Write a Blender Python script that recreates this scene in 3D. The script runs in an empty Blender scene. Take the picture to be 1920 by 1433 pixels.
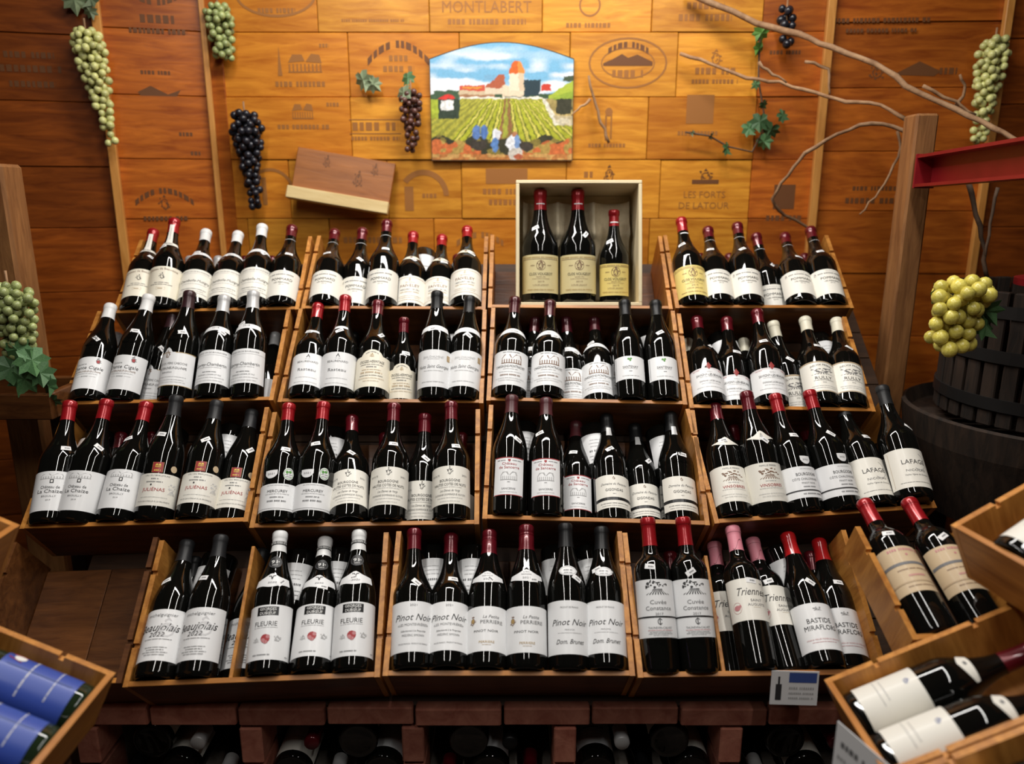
import bpy, bmesh, math, random
from mathutils import Vector, Matrix
random.seed(7)
PI = math.pi
SC = bpy.context.scene
C = SC.collection

# ---------------------------------------------------------------- camera
W_PX, H_PX, F_PX = 1920, 1433, 1420.0
PITCH = math.radians(13.9)
CAMZ = 1.55
CX, CY = W_PX/2, H_PX/2
FW = Vector((0, math.cos(PITCH), -math.sin(PITCH)))
UP = Vector((0, math.sin(PITCH), math.cos(PITCH)))
RT = Vector((1, 0, 0))
O = Vector((0, 0, CAMZ))
cd = bpy.data.cameras.new('camera')
cam = bpy.data.objects.new('camera', cd); C.objects.link(cam)
cam.location = O
cam.rotation_euler = (PI/2-PITCH, 0, 0)
cd.sensor_width = 36.0
cd.lens = F_PX/W_PX*36.0
cd.clip_start = 0.05
cd.dof.use_dof = True
cd.dof.focus_distance = 1.80
cd.dof.aperture_fstop = 1.75
SC.camera = cam

# ---------------------------------------------------------------- world, lights, exposure
wd = bpy.data.worlds.new('world'); SC.world = wd; wd.use_nodes = True
bg = wd.node_tree.nodes['Background']
bg.inputs[0].default_value = (1.0, 0.86, 0.7, 1); bg.inputs[1].default_value = 0.012
SC.view_settings.view_transform = 'Standard'
SC.view_settings.look = 'None'
SC.view_settings.exposure = 0.0
SC.view_settings.gamma = 1.0
SC.view_settings.use_curve_mapping = False
CEIL = 2.80
def tube_light(name, loc, length, along_y, power, width=.05):
    l = bpy.data.lights.new(name, 'AREA'); l.shape = 'RECTANGLE'
    l.size = length; l.size_y = width; l.energy = power; l.color = (1.0, .965, .915)
    o = bpy.data.objects.new(name, l); C.objects.link(o); o.location = loc
    o.rotation_euler = (0, 0, PI/2 if along_y else 0)
    return o
LAMPS = [((0, 1.98, CEIL-.085), 1.35, False, 26.0, .11), ((-.64, .75, CEIL-.085), 2.3, True, 21.0, .05), ((.64, .75, CEIL-.085), 2.3, True, 21.0, .05)]
for lp in LAMPS:
    tube_light('ceiling_lamp_light', lp[0], lp[1], lp[2], lp[3], lp[4])

# ---------------------------------------------------------------- helpers
def ray(px, py): return FW + RT*((px-CX)/F_PX) - UP*((py-CY)/F_PX)
def at(px, py, Y):
    d = ray(px, py); return O + d*(Y/d.y)
def atz(px, py, Z): return O + ray(px, py)*Z
def proj(p):
    q = p-O; z = q.dot(FW); return CX+F_PX*q.dot(RT)/z, CY-F_PX*q.dot(UP)/z, z

MATS = {}
def mat(name, col, rough=.5, metal=0.0, spec=.5, coat=0.0, emit=None):
    if name in MATS: return MATS[name]
    m = bpy.data.materials.new(name); m.use_nodes = True
    b = m.node_tree.nodes['Principled BSDF']
    b.inputs['Base Color'].default_value = (*col, 1)
    b.inputs['Roughness'].default_value = rough
    b.inputs['Metallic'].default_value = metal
    b.inputs['Specular IOR Level'].default_value = spec
    b.inputs['Coat Weight'].default_value = coat
    if emit:
        b.inputs['Emission Color'].default_value = (*col, 1); b.inputs['Emission Strength'].default_value = emit
    MATS[name] = m
    return m
def noisy(name, c1, c2, scale=(1, 1, 1), nscale=8.0, rough=.5, bump=.0, detail=6, vary=.0, spec=.5, coat=0.0, lo=.3, hi=.7):
    """procedural two-colour noise stretched along an axis, with per-object variation"""
    if name in MATS: return MATS[name]
    m = bpy.data.materials.new(name); m.use_nodes = True
    nt = m.node_tree; N_ = nt.nodes; L = nt.links
    b = N_['Principled BSDF']
    tc = N_.new('ShaderNodeTexCoord'); oi = N_.new('ShaderNodeObjectInfo')
    mul = N_.new('ShaderNodeMath'); mul.operation = 'MULTIPLY'; mul.inputs[1].default_value = 17.3
    L.new(oi.outputs['Random'], mul.inputs[0])
    add = N_.new('ShaderNodeVectorMath'); add.operation = 'ADD'
    L.new(tc.outputs['Object'], add.inputs[0]); L.new(mul.outputs[0], add.inputs[1])
    mp = N_.new('ShaderNodeMapping'); mp.inputs['Scale'].default_value = scale
    L.new(add.outputs[0], mp.inputs[0])
    no = N_.new('ShaderNodeTexNoise'); no.inputs['Scale'].default_value = nscale; no.inputs['Detail'].default_value = detail
    no.inputs['Roughness'].default_value = .62; no.inputs['Distortion'].default_value = .6
    L.new(mp.outputs[0], no.inputs['Vector'])
    cr = N_.new('ShaderNodeValToRGB')
    cr.color_ramp.elements[0].position = lo; cr.color_ramp.elements[0].color = (*c1, 1)
    cr.color_ramp.elements[1].position = hi; cr.color_ramp.elements[1].color = (*c2, 1)
    L.new(no.outputs['Fac'], cr.inputs[0])
    out = cr.outputs[0]
    if vary:
        mr = N_.new('ShaderNodeMapRange'); mr.inputs['To Min'].default_value = 1-vary; mr.inputs['To Max'].default_value = 1+vary
        L.new(oi.outputs['Random'], mr.inputs['Value'])
        hs = N_.new('ShaderNodeHueSaturation'); L.new(mr.outputs[0], hs.inputs['Value']); L.new(out, hs.inputs['Color'])
        out = hs.outputs[0]
    L.new(out, b.inputs['Base Color'])
    b.inputs['Roughness'].default_value = rough; b.inputs['Specular IOR Level'].default_value = spec
    b.inputs['Coat Weight'].default_value = coat
    if bump:
        bp = N_.new('ShaderNodeBump'); bp.inputs['Strength'].default_value = bump; bp.inputs['Distance'].default_value = .004
        L.new(no.outputs['Fac'], bp.inputs['Height']); L.new(bp.outputs[0], b.inputs['Normal'])
    MATS[name] = m
    return m
GX = (1.2, 9, 9); GY = (9, 1.2, 9); GZ = (9, 9, 1.2)
def wood(name, c1, c2, g=GX, vary=.18, rough=.42, bump=.25, coat=.0, nscale=5.0):
    return noisy(name, c1, c2, g, nscale, rough, bump, 7, vary, .4, coat)

M_CRATE = wood('crate_wood', (.28, .095, .015), (.54, .225, .045), GX, .16, .38)
M_CRATE_Y = wood('crate_wood_upright', (.30, .105, .017), (.60, .265, .055), GY, .16, .38)
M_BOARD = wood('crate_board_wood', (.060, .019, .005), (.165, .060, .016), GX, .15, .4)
M_PALE = wood('pale_pine', (.70, .56, .32), (.86, .74, .50), GX, .05, .55)
M_PALE_Z = wood('pale_pine_upright', (.70, .56, .32), (.86, .74, .50), GZ, .05, .55)
M_GOLD = wood('golden_panel', (.46, .155, .012), (.78, .345, .036), GX, .14, .38, .15)
M_AMBER = wood('amber_panel', (.42, .12, .009), (.68, .255, .024), GX, .14, .38, .15)
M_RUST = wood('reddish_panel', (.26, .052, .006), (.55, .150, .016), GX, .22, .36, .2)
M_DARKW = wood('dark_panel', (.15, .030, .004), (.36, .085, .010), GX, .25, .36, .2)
M_STRIP = wood('strip_wood', (.50, .20, .04), (.68, .32, .08), GZ, .1, .4)
M_POST = wood('old_post', (.15, .055, .014), (.33, .145, .045), GZ, .1, .7, .5)
M_OLDW = wood('old_barrel_wood', (.010, .007, .005), (.045, .026, .016), GZ, .25, .75, .5)
M_RACK = wood('rack_wood', (.025, .010, .004), (.06, .026, .009), GX, .1, .6)
M_GLASS = mat('dark_glass', (.0035, .0035, .003), .035, 0, .55)
M_GLASSB = mat('green_glass', (.012, .022, .010), .05, 0, .55)
M_BRICK = noisy('brick_clay', (.30, .09, .06), (.52, .21, .14), (1, 1, 1), 22, .85, .5, 6, .25, .2)
M_MORTAR = noisy('mortar', (.20, .17, .14), (.34, .30, .26), (1, 1, 1), 30, .9, .3)

def link(o, parent=None):
    C.objects.link(o)
    if parent is not None: o.parent = parent
    return o
def mesh_of(name, verts, faces, m=None, smooth=False):
    me = bpy.data.meshes.new(name); me.from_pydata([tuple(v) for v in verts], [], faces); me.update()
    if m: me.materials.append(m)
    if smooth:
        for p in me.polygons: p.use_smooth = True
    return me
def obj(name, me, parent=None, M=None):
    o = bpy.data.objects.new(name, me)
    if M is not None: o.matrix_local = M
    return link(o, parent)
def empty(name, M=None):
    o = bpy.data.objects.new(name, None); o.empty_display_size = .05
    if M is not None: o.matrix_world = M
    return link(o)
def tag(o, label, cat, group=None):
    o['label'] = label; o['category'] = cat
    if group: o['group'] = group
    return o
def struct(o, label=None):
    o['kind'] = 'structure'
    if label: o['label'] = label
    return o
def box_vf(x0, x1, y0, y1, z0, z1, b=0.0):
    if b <= 0:
        v = [(x0,y0,z0),(x1,y0,z0),(x1,y1,z0),(x0,y1,z0),(x0,y0,z1),(x1,y0,z1),(x1,y1,z1),(x0,y1,z1)]
        return v, [(3,2,1,0),(4,5,6,7),(0,1,5,4),(1,2,6,5),(2,3,7,6),(3,0,4,7)]
    bm = bmesh.new()
    bmesh.ops.create_cube(bm, size=1)
    for w in bm.verts:
        w.co = Vector(((x0+x1)/2+w.co.x*(x1-x0), (y0+y1)/2+w.co.y*(y1-y0), (z0+z1)/2+w.co.z*(z1-z0)))
    bmesh.ops.bevel(bm, geom=list(bm.edges), offset=b, segments=1, affect='EDGES')
    bm.verts.ensure_lookup_table(); bm.verts.index_update()
    v = [tuple(w.co) for w in bm.verts]; f = [tuple(x.index for x in p.verts) for p in bm.faces]
    bm.free(); return v, f
def box(name, dims, m, parent=None, b=.0015, M=None):
    v, f = box_vf(*dims, b); return obj(name, mesh_of(name, v, f, m), parent, M)
def cbox(name, c, size, m, parent=None, b=.0015, M=None):
    """box whose origin sits at its own centre c"""
    v, f = box_vf(-size[0]/2, size[0]/2, -size[1]/2, size[1]/2, -size[2]/2, size[2]/2, b)
    T = Matrix.Translation(c)
    return obj(name, mesh_of(name, v, f, m), parent, T if M is None else T @ M)
def lathe_vf(prof, n=28, cap0=True, cap1=True):
    v, f = [], []
    for (r, z) in prof:
        for i in range(n):
            a = 2*PI*i/n; v.append((r*math.cos(a), r*math.sin(a), z))
    for k in range(len(prof)-1):
        for i in range(n):
            j = (i+1) % n
            f.append((k*n+i, k*n+j, (k+1)*n+j, (k+1)*n+i))
    if cap0: f.append(tuple(reversed(range(n))))
    if cap1: f.append(tuple(range((len(prof)-1)*n, len(prof)*n)))
    return v, f
def tube_vf(pts, rads, n=7):
    v, f = [], []
    pts = [Vector(p) for p in pts]
    for k, p in enumerate(pts):
        d = (pts[min(k+1, len(pts)-1)]-pts[max(k-1, 0)]).normalized()
        a = d.orthogonal().normalized() if k == 0 else (pa-d*pa.dot(d)).normalized()
        pa = a; b = d.cross(a)
        r = rads[k] if isinstance(rads, (list, tuple)) else rads
        for i in range(n):
            t = 2*PI*i/n; v.append(p+a*(r*math.cos(t))+b*(r*math.sin(t)))
    for k in range(len(pts)-1):
        for i in range(n):
            j = (i+1) % n; f.append((k*n+i, k*n+j, (k+1)*n+j, (k+1)*n+i))
    f.append(tuple(reversed(range(n)))); f.append(tuple(range((len(pts)-1)*n, len(pts)*n)))
    return v, f
def prism_vf(poly, y0, y1):
    """polygon in (x,z), extruded from y0 to y1"""
    n = len(poly)
    v = [(x, y0, z) for x, z in poly]+[(x, y1, z) for x, z in poly]
    f = [tuple(range(n)), tuple(reversed(range(n, 2*n)))]
    for i in range(n):
        j = (i+1) % n; f.append((j, i, n+i, n+j))
    return v, f

# text outlines from Blender's built-in font, cached as flat triangles (cap height about 1)
_TXT = {}
def text_geo(s):
    if s in _TXT: return _TXT[s]
    cu = bpy.data.curves.new('txt', 'FONT'); cu.body = s; cu.size = 1.0; cu.resolution_u = 2
    o = bpy.data.objects.new('txt', cu)
    me = o.to_mesh()
    v = [(p.co.x, p.co.y) for p in me.vertices]; f = [tuple(p.vertices) for p in me.polygons]
    o.to_mesh_clear(); bpy.data.objects.remove(o); bpy.data.curves.remove(cu)
    if v:
        x0 = min(p[0] for p in v); x1 = max(p[0] for p in v)
    else: x0, x1 = 0, 1
    v = [((p[0]-x0)/(x1-x0)-.5, p[1]/.72) for p in v]
    _TXT[s] = (v, f); return _TXT[s]

# ---------------------------------------------------------------- flat print (lettering, emblems) as 2-D geometry
INK = {
 'dark': mat('ink_dark', (.03, .03, .032), .6), 'grey': mat('ink_grey', (.15, .15, .155), .6), 'pale': mat('ink_pale', (.44, .44, .44), .6), 'faint': mat('ink_faint', (.60, .60, .61), .6),
 'red': mat('ink_red', (.36, .03, .035), .6), 'pink': mat('ink_pink', (.50, .20, .21), .6), 'gold': mat('ink_gold', (.42, .28, .10), .5),
 'brown': mat('ink_brown', (.20, .11, .065), .6), 'green': mat('ink_green', (.10, .30, .06), .6), 'white': mat('ink_white', (.82, .82, .80), .5),
 'yellow': mat('ink_yellow', (.75, .55, .08), .5), 'tan': mat('ink_tan', (.45, .33, .20), .6), 'stamp': mat('burnt_stamp', (.34, .13, .024), .6),
 'stampd': mat('burnt_stamp_dark', (.15, .052, .012), .6), 'black': mat('ink_black', (.006, .006, .007), .4), 'blue': mat('ink_blue', (.05, .09, .30), .5)}
class Print:
    def __init__(s, k=.001): s.g = {}; s.k = k; s.lay = 0; s.rnd = random.Random(3)
    def _a(s, ink, v, f):
        V, Fc = s.g.setdefault(ink, ([], [])); n = len(V)
        s.lay += 1; V.extend([(x*s.k, y*s.k, s.lay*5e-6) for x, y in v]); Fc.extend([tuple(i+n for i in q) for q in f]); return s
    def T(s, t, y, h, w, ink='dark', sh=0., x=0., rot=0., arc=0.):
        v, f = text_geo(t); o = []
        for a, b in v:
            px, py = a*w+b*h*sh, (b-.5)*h
            if arc: py += -arc*(2*px/w)**2
            if rot: c, q = math.cos(rot), math.sin(rot); px, py = px*c-py*q, px*q+py*c
            o.append((x+px, y+py))
        return s._a(ink, o, f)
    def D(s, y, h, w, ink='grey', x=0., arc=0.):
        a = -w/2; left = s.rnd.randint(3, 9)
        while a < w/2-1e-6:
            l = min(s.rnd.uniform(.45, .8)*h, w/2-a)
            dy0 = -arc*(2*a/w)**2; dy1 = -arc*(2*(a+l)/w)**2
            s._a(ink, [(x+a, y-h/2+dy0), (x+a+l, y-h/2+dy1), (x+a+l, y+h/2+dy1), (x+a, y+h/2+dy0)], [(0, 1, 2, 3)])
            a += l+.28*h; left -= 1
            if left <= 0: a += .6*h; left = s.rnd.randint(3, 9)
        return s
    def R(s, x0, x1, y0, y1, ink='dark', n=None):
        n = n or max(1, int((x1-x0)/6) if s.k < .01 else 1); v = []; f = []
        for i in range(n+1):
            x = x0+(x1-x0)*i/n; v += [(x, y0), (x, y1)]
        for i in range(n): f.append((2*i, 2*i+2, 2*i+3, 2*i+1))
        return s._a(ink, v, f)
    def E(s, x, y, rx, ry, ink='dark', n=14, a0=0, a1=2*PI):
        v = [(x, y)]+[(x+rx*math.cos(a0+(a1-a0)*i/n), y+ry*math.sin(a0+(a1-a0)*i/n)) for i in range(n+1)]
        return s._a(ink, v, [(0, i, i+1) for i in range(1, n+1)])
    def O(s, x, y, rx, ry, w, ink='dark', n=20, a0=0, a1=2*PI):
        v = []; f = []
        for i in range(n+1):
            a = a0+(a1-a0)*i/n; c, q = math.cos(a), math.sin(a)
            v += [(x+rx*c, y+ry*q), (x+(rx-w)*c, y+(ry-w)*q)]
        for i in range(n): f.append((2*i, 2*i+2, 2*i+3, 2*i+1))
        return s._a(ink, v, f)
    def P(s, pts, ink='dark'): return s._a(ink, pts, [tuple(range(len(pts)))])
    def crest(s, x, y, w, h, ink='dark', seed=1):
        r = random.Random(seed)
        s.O(x, y-.05*h, w*.27, h*.36, w*.06, ink, 10)
        for k in range(16):
            a = r.uniform(0, 2*PI); q = r.uniform(.1, .48)
            s.E(x+math.cos(a)*q*w, y+math.sin(a)*q*h, w*r.uniform(.03, .09), h*r.uniform(.03, .08), ink, 5)
        s.P([(x-.12*w, y+.38*h), (x+.12*w, y+.38*h), (x, y+.55*h)], ink)
        return s
    def house(s, x, y, w, h, ink='brown', seed=1):
        r = random.Random(seed)
        s.P([(x-.5*w, y), (x-.36*w, y+.42*h), (x-.08*w, y+.42*h), (x, y+.08*h)], ink)
        s.P([(x+.02*w, y+.05*h), (x+.2*w, y+.46*h), (x+.44*w, y+.4*h), (x+.5*w, y-.02*h)], ink)
        for k in range(9):
            a = x-.46*w+.92*w*k/8; s.R(a-.022*w, a+.022*w, y-.42*h, y-.06*h, ink)
        s.R(x-.5*w, x+.5*w, y-.5*h, y-.43*h, ink)
        return s
    def tree(s, x, y, w, h, ink='grey', seed=1):
        r = random.Random(seed)
        for k in range(26):
            s.E(x+r.uniform(-.5, .5)*w, y+r.uniform(-.1, .45)*h, w*r.uniform(.03, .09), h*r.uniform(.03, .08), ink, 5)
        for k in range(9):
            a = (k-4)/4; s.P([(x+a*.16*w, y-.12*h), (x+a*.16*w+.03*w, y-.12*h), (x+a*.52*w+.05*w, y-.5*h), (x+a*.52*w, y-.5*h)], ink)
        return s
    def flat_meshes(s, name, y=0.):
        return [(mesh_of(name, [(a, y-c, b) for a, b, c in V], Fc, INK[i])) for i, (V, Fc) in s.g.items()]

# ---------------------------------------------------------------- the room
WY = 2.65
def Zc(py): return at(960, py, WY).z
fl = struct(box('floor', (-2.6, 2.6, -1.6, 3.0, -.05, 0), noisy('floor_stone', (.035, .022, .015), (.08, .055, .04), (1, 1, 1), 6, .7), None, 0))
ce = struct(box('ceiling', (-2.6, 2.6, -1.6, 3.0, CEIL, CEIL+.05), mat('ceiling_paint', (.12, .085, .055), .8), None, 0))
YAW_L = math.radians(14); YAW_R = math.radians(-3)
XL = at(404, 200, WY).x; XR = at(1416, 200, WY).x
FR = {'c': Matrix.Identity(4), 'l': Matrix.Translation((XL, WY, 0)) @ Matrix.Rotation(YAW_L, 4, 'Z') @ Matrix.Translation((-XL, -WY, 0)),
      'r': Matrix.Translation((XR, WY, 0)) @ Matrix.Rotation(YAW_R, 4, 'Z') @ Matrix.Translation((-XR, -WY, 0))}
def wall_uv(seg, px, py):
    """local (x, z) on a wall plane seen at a pixel"""
    Mi = FR[seg].inverted(); o = Mi @ O; d = Mi.to_3x3() @ ray(px, py)
    k = (WY-o.y)/d.y; p = o+d*k; return p.x, p.z
def wall_at(seg, px, py, off=0.):
    x, z = wall_uv(seg, px, py); return FR[seg] @ Vector((x, WY-off, z))
walls = {}
for seg, nm, x0, x1 in (('c', 'wall_back', XL, XR), ('l', 'wall_left', -2.5, XL), ('r', 'wall_right', XR, 2.5)):
    w = box(nm, (x0, x1, WY, WY+.06, 0, CEIL), mat('wall_backing', (.05, .022, .008), .8), None, 0, FR[seg])
    walls[seg] = struct(w)
PANELS = []
def panel(seg, x0, x1, z0, z1, m, th=.012):
    g = .0009
    o = cbox('panel', ((x0+x1)/2, WY-th/2, (z0+z1)/2), (x1-x0-2*g, th, z1-z0-2*g), m, walls[seg], .0018)
    PANELS.append((seg, x0, x1, z0, z1, o, th)); return o
zl = [Zc(y) for y in (-190, -58, 62, 183, 300, 410, 525, 640)]
rr = random.Random(5)
crow = [(-1, [450, 620, 830, 1010, 1230, 1416]), (0, [452, 595, 805, 1017, 1222, 1416]), (1, [447, 655, 862, 1068, 1268, 1416]), (2, [447, 660, 862, 1068, 1213, 1416]),
        (3, [447, 545, 728, 866, 1061, 1236, 1416]), (4, [447, 470, 621, 815, 985, 1215, 1416]), (5, [447, 560, 760, 960, 1160, 1416])]
yref = {-1: -120, 0: 0, 1: 120, 2: 240, 3: 355, 4: 465, 5: 580}
for k, js in crow:
    xs = [XL+.04]+[at(j, yref[k], WY).x for j in js[1:-1]]+[XR]
    for a, b in zip(xs[:-1], xs[1:]):
        panel('c', a, b, zl[k+2], zl[k+1], M_GOLD if rr.random() < .62 else M_AMBER, rr.uniform(.010, .016))
zs = zl[:]
while zs[-1] > .2: zs.append(zs[-1]-.2)
zs.append(.02)
uL = [wall_uv('l', p, 200)[0] for p in (-330, -20, 205, 384)]
uR = [wall_uv('r', p, 200)[0] for p in (1538, 1858, 2130)]
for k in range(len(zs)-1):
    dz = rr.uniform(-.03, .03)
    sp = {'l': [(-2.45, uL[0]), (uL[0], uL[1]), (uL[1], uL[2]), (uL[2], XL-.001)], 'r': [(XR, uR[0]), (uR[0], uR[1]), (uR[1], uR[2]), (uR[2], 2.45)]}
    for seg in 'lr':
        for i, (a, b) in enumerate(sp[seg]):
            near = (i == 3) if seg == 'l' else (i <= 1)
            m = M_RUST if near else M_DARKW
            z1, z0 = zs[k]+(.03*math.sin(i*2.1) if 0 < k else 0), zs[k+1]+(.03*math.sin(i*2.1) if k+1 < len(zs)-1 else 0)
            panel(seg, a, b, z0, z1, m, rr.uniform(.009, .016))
nt_ = 0
def trim(seg, px, py, wd_=.022, th=.022, x=None):
    global nt_
    nt_ += 1
    if x is None: x = wall_uv(seg, px, py)[0]
    T_ = FR[seg] @ Matrix.Translation((x, WY-.016-th/2, (zs[0]+.1)/2))
    v, f = box_vf(-wd_/2, wd_/2, -th/2, th/2, -(zs[0]-.1)/2, (zs[0]-.1)/2, .002)
    o = obj('trim_%d' % nt_, mesh_of('trim', v, f, M_STRIP), None, T_)
    struct(o); return o
trim('l', 205, 200, .026); trim('l', 388, 100, .018); trim('r', 1537, 200, .026); trim('r', 1857, 200, .024)
o = cbox('trim_5', (XL+.018, WY-.009, 1.5), (.05, .018, 2.4), M_RUST, None, .002); struct(o)
# burnt stamps on the crate panels
def stamp(seg, px, py, build, name='stamp'):
    x, z = wall_uv(seg, px, py)
    for (sg, x0, x1, z0, z1, po, th) in PANELS:
        if sg == seg and x0 <= x <= x1 and z0 <= z <= z1:
            p = Print(1.0); build(p)
            cx, cz = (x0+x1)/2, (z0+z1)/2
            q = Print(1.0)
            for ink, (V, Fc) in p.g.items(): q.g[ink] = ([(a+x-cx, b+z-cz, c) for a, b, c in V], Fc)
            for me in q.flat_meshes(name, -th/2-.0007): obj(name, me, po)
            return
pxm = .00176   # metres per pixel on the wall
stamp('c', 913, 14, lambda p: p.T('MONTLABERT', 0, .036, .285, 'stamp').D(-.045, .016, .25, 'stamp'), 'lettering')
stamp('c', 700, 40, lambda p: p.D(.0, .008, .2, 'stamp'))
stamp('c', 1105, 30, lambda p: p.O(0, .03, .035, .035, .006, 'stamp').D(-.03, .014, .15, 'stamp'))
stamp('c', 1320, 35, lambda p: p.D(.0, .02, .17, 'stamp').D(.035, .02, .12, 'stamp'))
stamp('c', 520, 15, lambda p: p.O(0, .04, .13, .07, .008, 'stamp', 20, PI, 2*PI).D(-.01, .014, .12, 'stamp'))
stamp('c', 565, 125, lambda p: p.house(.015, .01, .11, .06, 'stamp').P([(-.075, -.03), (-.06, -.03), (-.0675, .06)], 'stamp').D(-.055, .016, .17, 'stamp').D(.062, .011, .03, 'stamp', .08))
stamp('c', 748, 118, lambda p: p.D(.055, .022, .2, 'stampd', 0, .055).D(.012, .018, .06, 'stamp').D(-.02, .018, .1, 'stamp'))
stamp('c', 705, 238, lambda p: p.D(.0, .026, .15, 'stamp').D(-.038, .012, .16, 'stamp').R(-.085, .085, .02, .023, 'stamp').R(-.085, .085, -.024, -.021, 'stamp'))
stamp('c', 570, 215, lambda p: p.house(0, .01, .07, .05, 'stamp').D(.03, .012, .04, 'stamp', .1).D(-.04, .014, .17, 'stamp'))
stamp('c', 1176, 120, lambda p: p.O(0, 0, .128, .078, .006, 'stamp', 28).O(0, 0, .088, .048, .004, 'stamp', 24).D(.056, .018, .13, 'stampd', 0, .02).D(-.032, .022, .1, 'stamp').P([(-.08, .0), (-.05, .012), (-.02, .028), (.0, .016), (.03, .026), (.08, .004), (.08, -.008), (-.08, -.008)], 'stampd'))
stamp('c', 1340, 122, lambda p: p.crest(0, .02, .05, .05, 'stamp', 4).D(-.02, .02, .13, 'stamp').D(-.052, .013, .15, 'stamp'))
stamp('c', 1140, 235, lambda p: p.R(-.012, -.006, -.05, .03, 'stamp').R(.006, .011, -.045, .035, 'stamp').E(0, .04, .012, .014, 'stamp').D(-.065, .012, .13, 'stamp'))
stamp('c', 1310, 215, lambda p: p.R(-.045, .045, -.03, .06, 'stamp').D(-.06, .013, .14, 'stamp'))
stamp('c', 1320, 352, lambda p: p.crest(0, .035, .06, .05, 'stampd', 6).R(-.045, .045, .012, .026, 'stampd').T('LES FORTS', -.022, .022, .14, 'stamp').T('DE LATOUR', -.058, .022, .17, 'stamp'), 'lettering')
stamp('c', 950, 345, lambda p: p.R(-.07, .07, .0, .05, 'stamp').D(-.025, .018, .16, 'stamp').D(-.06, .018, .12, 'stamp'))
stamp('c', 795, 350, lambda p: p.O(.0, -.03, .085, .085, .018, 'stamp', 20, 0, PI*.8).R(-.065, -.035, -.08, .0, 'stamp').D(-.03, .014, .05, 'stamp', .02))
stamp('c', 1130, 345, lambda p: p.crest(.02, .03, .05, .06, 'stampd', 9).D(.03, .02, .03, 'stamp', -.05).D(-.03, .018, .15, 'stamp'))
stamp('c', 510, 350, lambda p: p.O(0, -.02, .08, .08, .01, 'stamp', 16, 0, PI).R(-.03, -.015, -.06, .03, 'stamp'))
stamp('c', 700, 450, lambda p: p.D(.0, .02, .2, 'stamp'))
stamp('c', 900, 440, lambda p: p.D(.0, .02, .16, 'stamp', 0, .03))
stamp('l', 295, 25, lambda p: p.D(.03, .02, .16, 'stampd', 0, -.03).D(-.02, .024, .1, 'stampd').D(-.055, .015, .17, 'stampd'))
stamp('l', 295, 150, lambda p: p.P([(-.06, -.04), (-.02, -.02), (.03, -.045), (.07, -.03), (.05, -.06), (-.04, -.065)], 'stampd').D(.02, .012, .09, 'stampd'))
stamp('l', 330, 270, lambda p: p.D(.03, .012, .05, 'stampd', .04).D(-.03, .012, .03, 'stampd', .06))
stamp('l', 310, 375, lambda p: p.D(.03, .018, .18, 'stampd', 0, .04).crest(0, -.01, .04, .05, 'stampd', 2).D(-.06, .014, .14, 'stampd'))
stamp('l', 60, 130, lambda p: p.D(.04, .018, .14, 'stampd').D(.0, .02, .17, 'stampd').D(-.045, .018, .13, 'stampd'))
stamp('r', 1650, 40, lambda p: p.D(0, .014, .3, 'stampd').D(-.03, .012, .22, 'stampd'))
stamp('r', 1690, 135, lambda p: p.crest(-.08, 0, .06, .05, 'stampd', 3).P([(-.03, -.01), (.05, .03), (.12, .0), (.1, -.015)], 'stampd').D(.0, .02, .14, 'stampd', .1))
stamp('r', 1640, 365, lambda p: p.D(.02, .014, .16, 'stampd').D(-.02, .018, .2, 'stampd'))
stamp('r', 1470, 375, lambda p: p.R(-.04, .03, -.03, .05, 'stampd').D(-.06, .018, .12, 'stampd'))
stamp('r', 1470, 100, lambda p: p.D(.0, .012, .1, 'stampd'))

# ---------------------------------------------------------------- ceiling lamps (outside the frame, they light the place)
for i, (lc, ln, ay, pw, wd_) in enumerate(LAMPS):
    t = empty('ceiling_lamp', Matrix.Translation((lc[0], lc[1], CEIL)) @ Matrix.Rotation(PI/2 if ay else 0, 4, 'Z'))
    box('housing', (-ln/2-.03, ln/2+.03, -.075, .075, -.045, 0), mat('lamp_housing', (.6, .6, .58), .5), t)
    box('end_plate', (-ln/2-.03, -ln/2-.015, -.06, .06, -.085, -.045), mat('lamp_housing', (.6, .6, .58), .5), t)
    box('end_plate', (ln/2+.015, ln/2+.03, -.06, .06, -.085, -.045), mat('lamp_housing', (.6, .6, .58), .5), t)
    tag(t, ['long fluorescent ceiling lamp across the top of the display', 'long fluorescent ceiling lamp over the left of the display', 'long fluorescent ceiling lamp over the right of the display'][i], 'lamp')

# ---------------------------------------------------------------- bottle kinds
PROF = {
 'burg': (.293, [(.030,.004),(.0375,0),(.0408,.003),(.0425,.010),(.0425,.145),(.0420,.151),(.0405,.158),(.0368,.168),(.0318,.179),(.0265,.191),(.0222,.203),(.0190,.215),(.0166,.229),(.0150,.244),(.0144,.262),(.0144,.277),(.0158,.278),(.0158,.2905),(.0145,.293)]),
 'burgt': (.296, [(.030,.004),(.0365,0),(.0395,.003),(.0410,.010),(.0410,.150),(.0403,.160),(.0382,.172),(.0345,.186),(.0298,.200),(.0250,.214),(.0210,.228),(.0178,.242),(.0155,.256),(.0146,.268),(.0146,.280),(.0158,.281),(.0158,.2935),(.0145,.296)]),
 'bord': (.300, [(.028,.004),(.0335,0),(.0365,.003),(.0378,.010),(.0378,.188),(.0372,.196),(.0350,.204),(.0300,.2125),(.0230,.220),(.0182,.227),(.0160,.236),(.0146,.250),(.0142,.284),(.0158,.285),(.0158,.2975),(.0145,.300)]),
}
b_ = PROF['burg'][1]
PROF['magn'] = (.325, [(r*1.2, z*1.109) for r, z in b_])
PROF['mini'] = (.268, [(r*.97, z*.915) for r, z in b_])
PROF['smal'] = (.262, [(r*.87, z*.894) for r, z in b_])
KR, KZ = 1.04, 1.072
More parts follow.
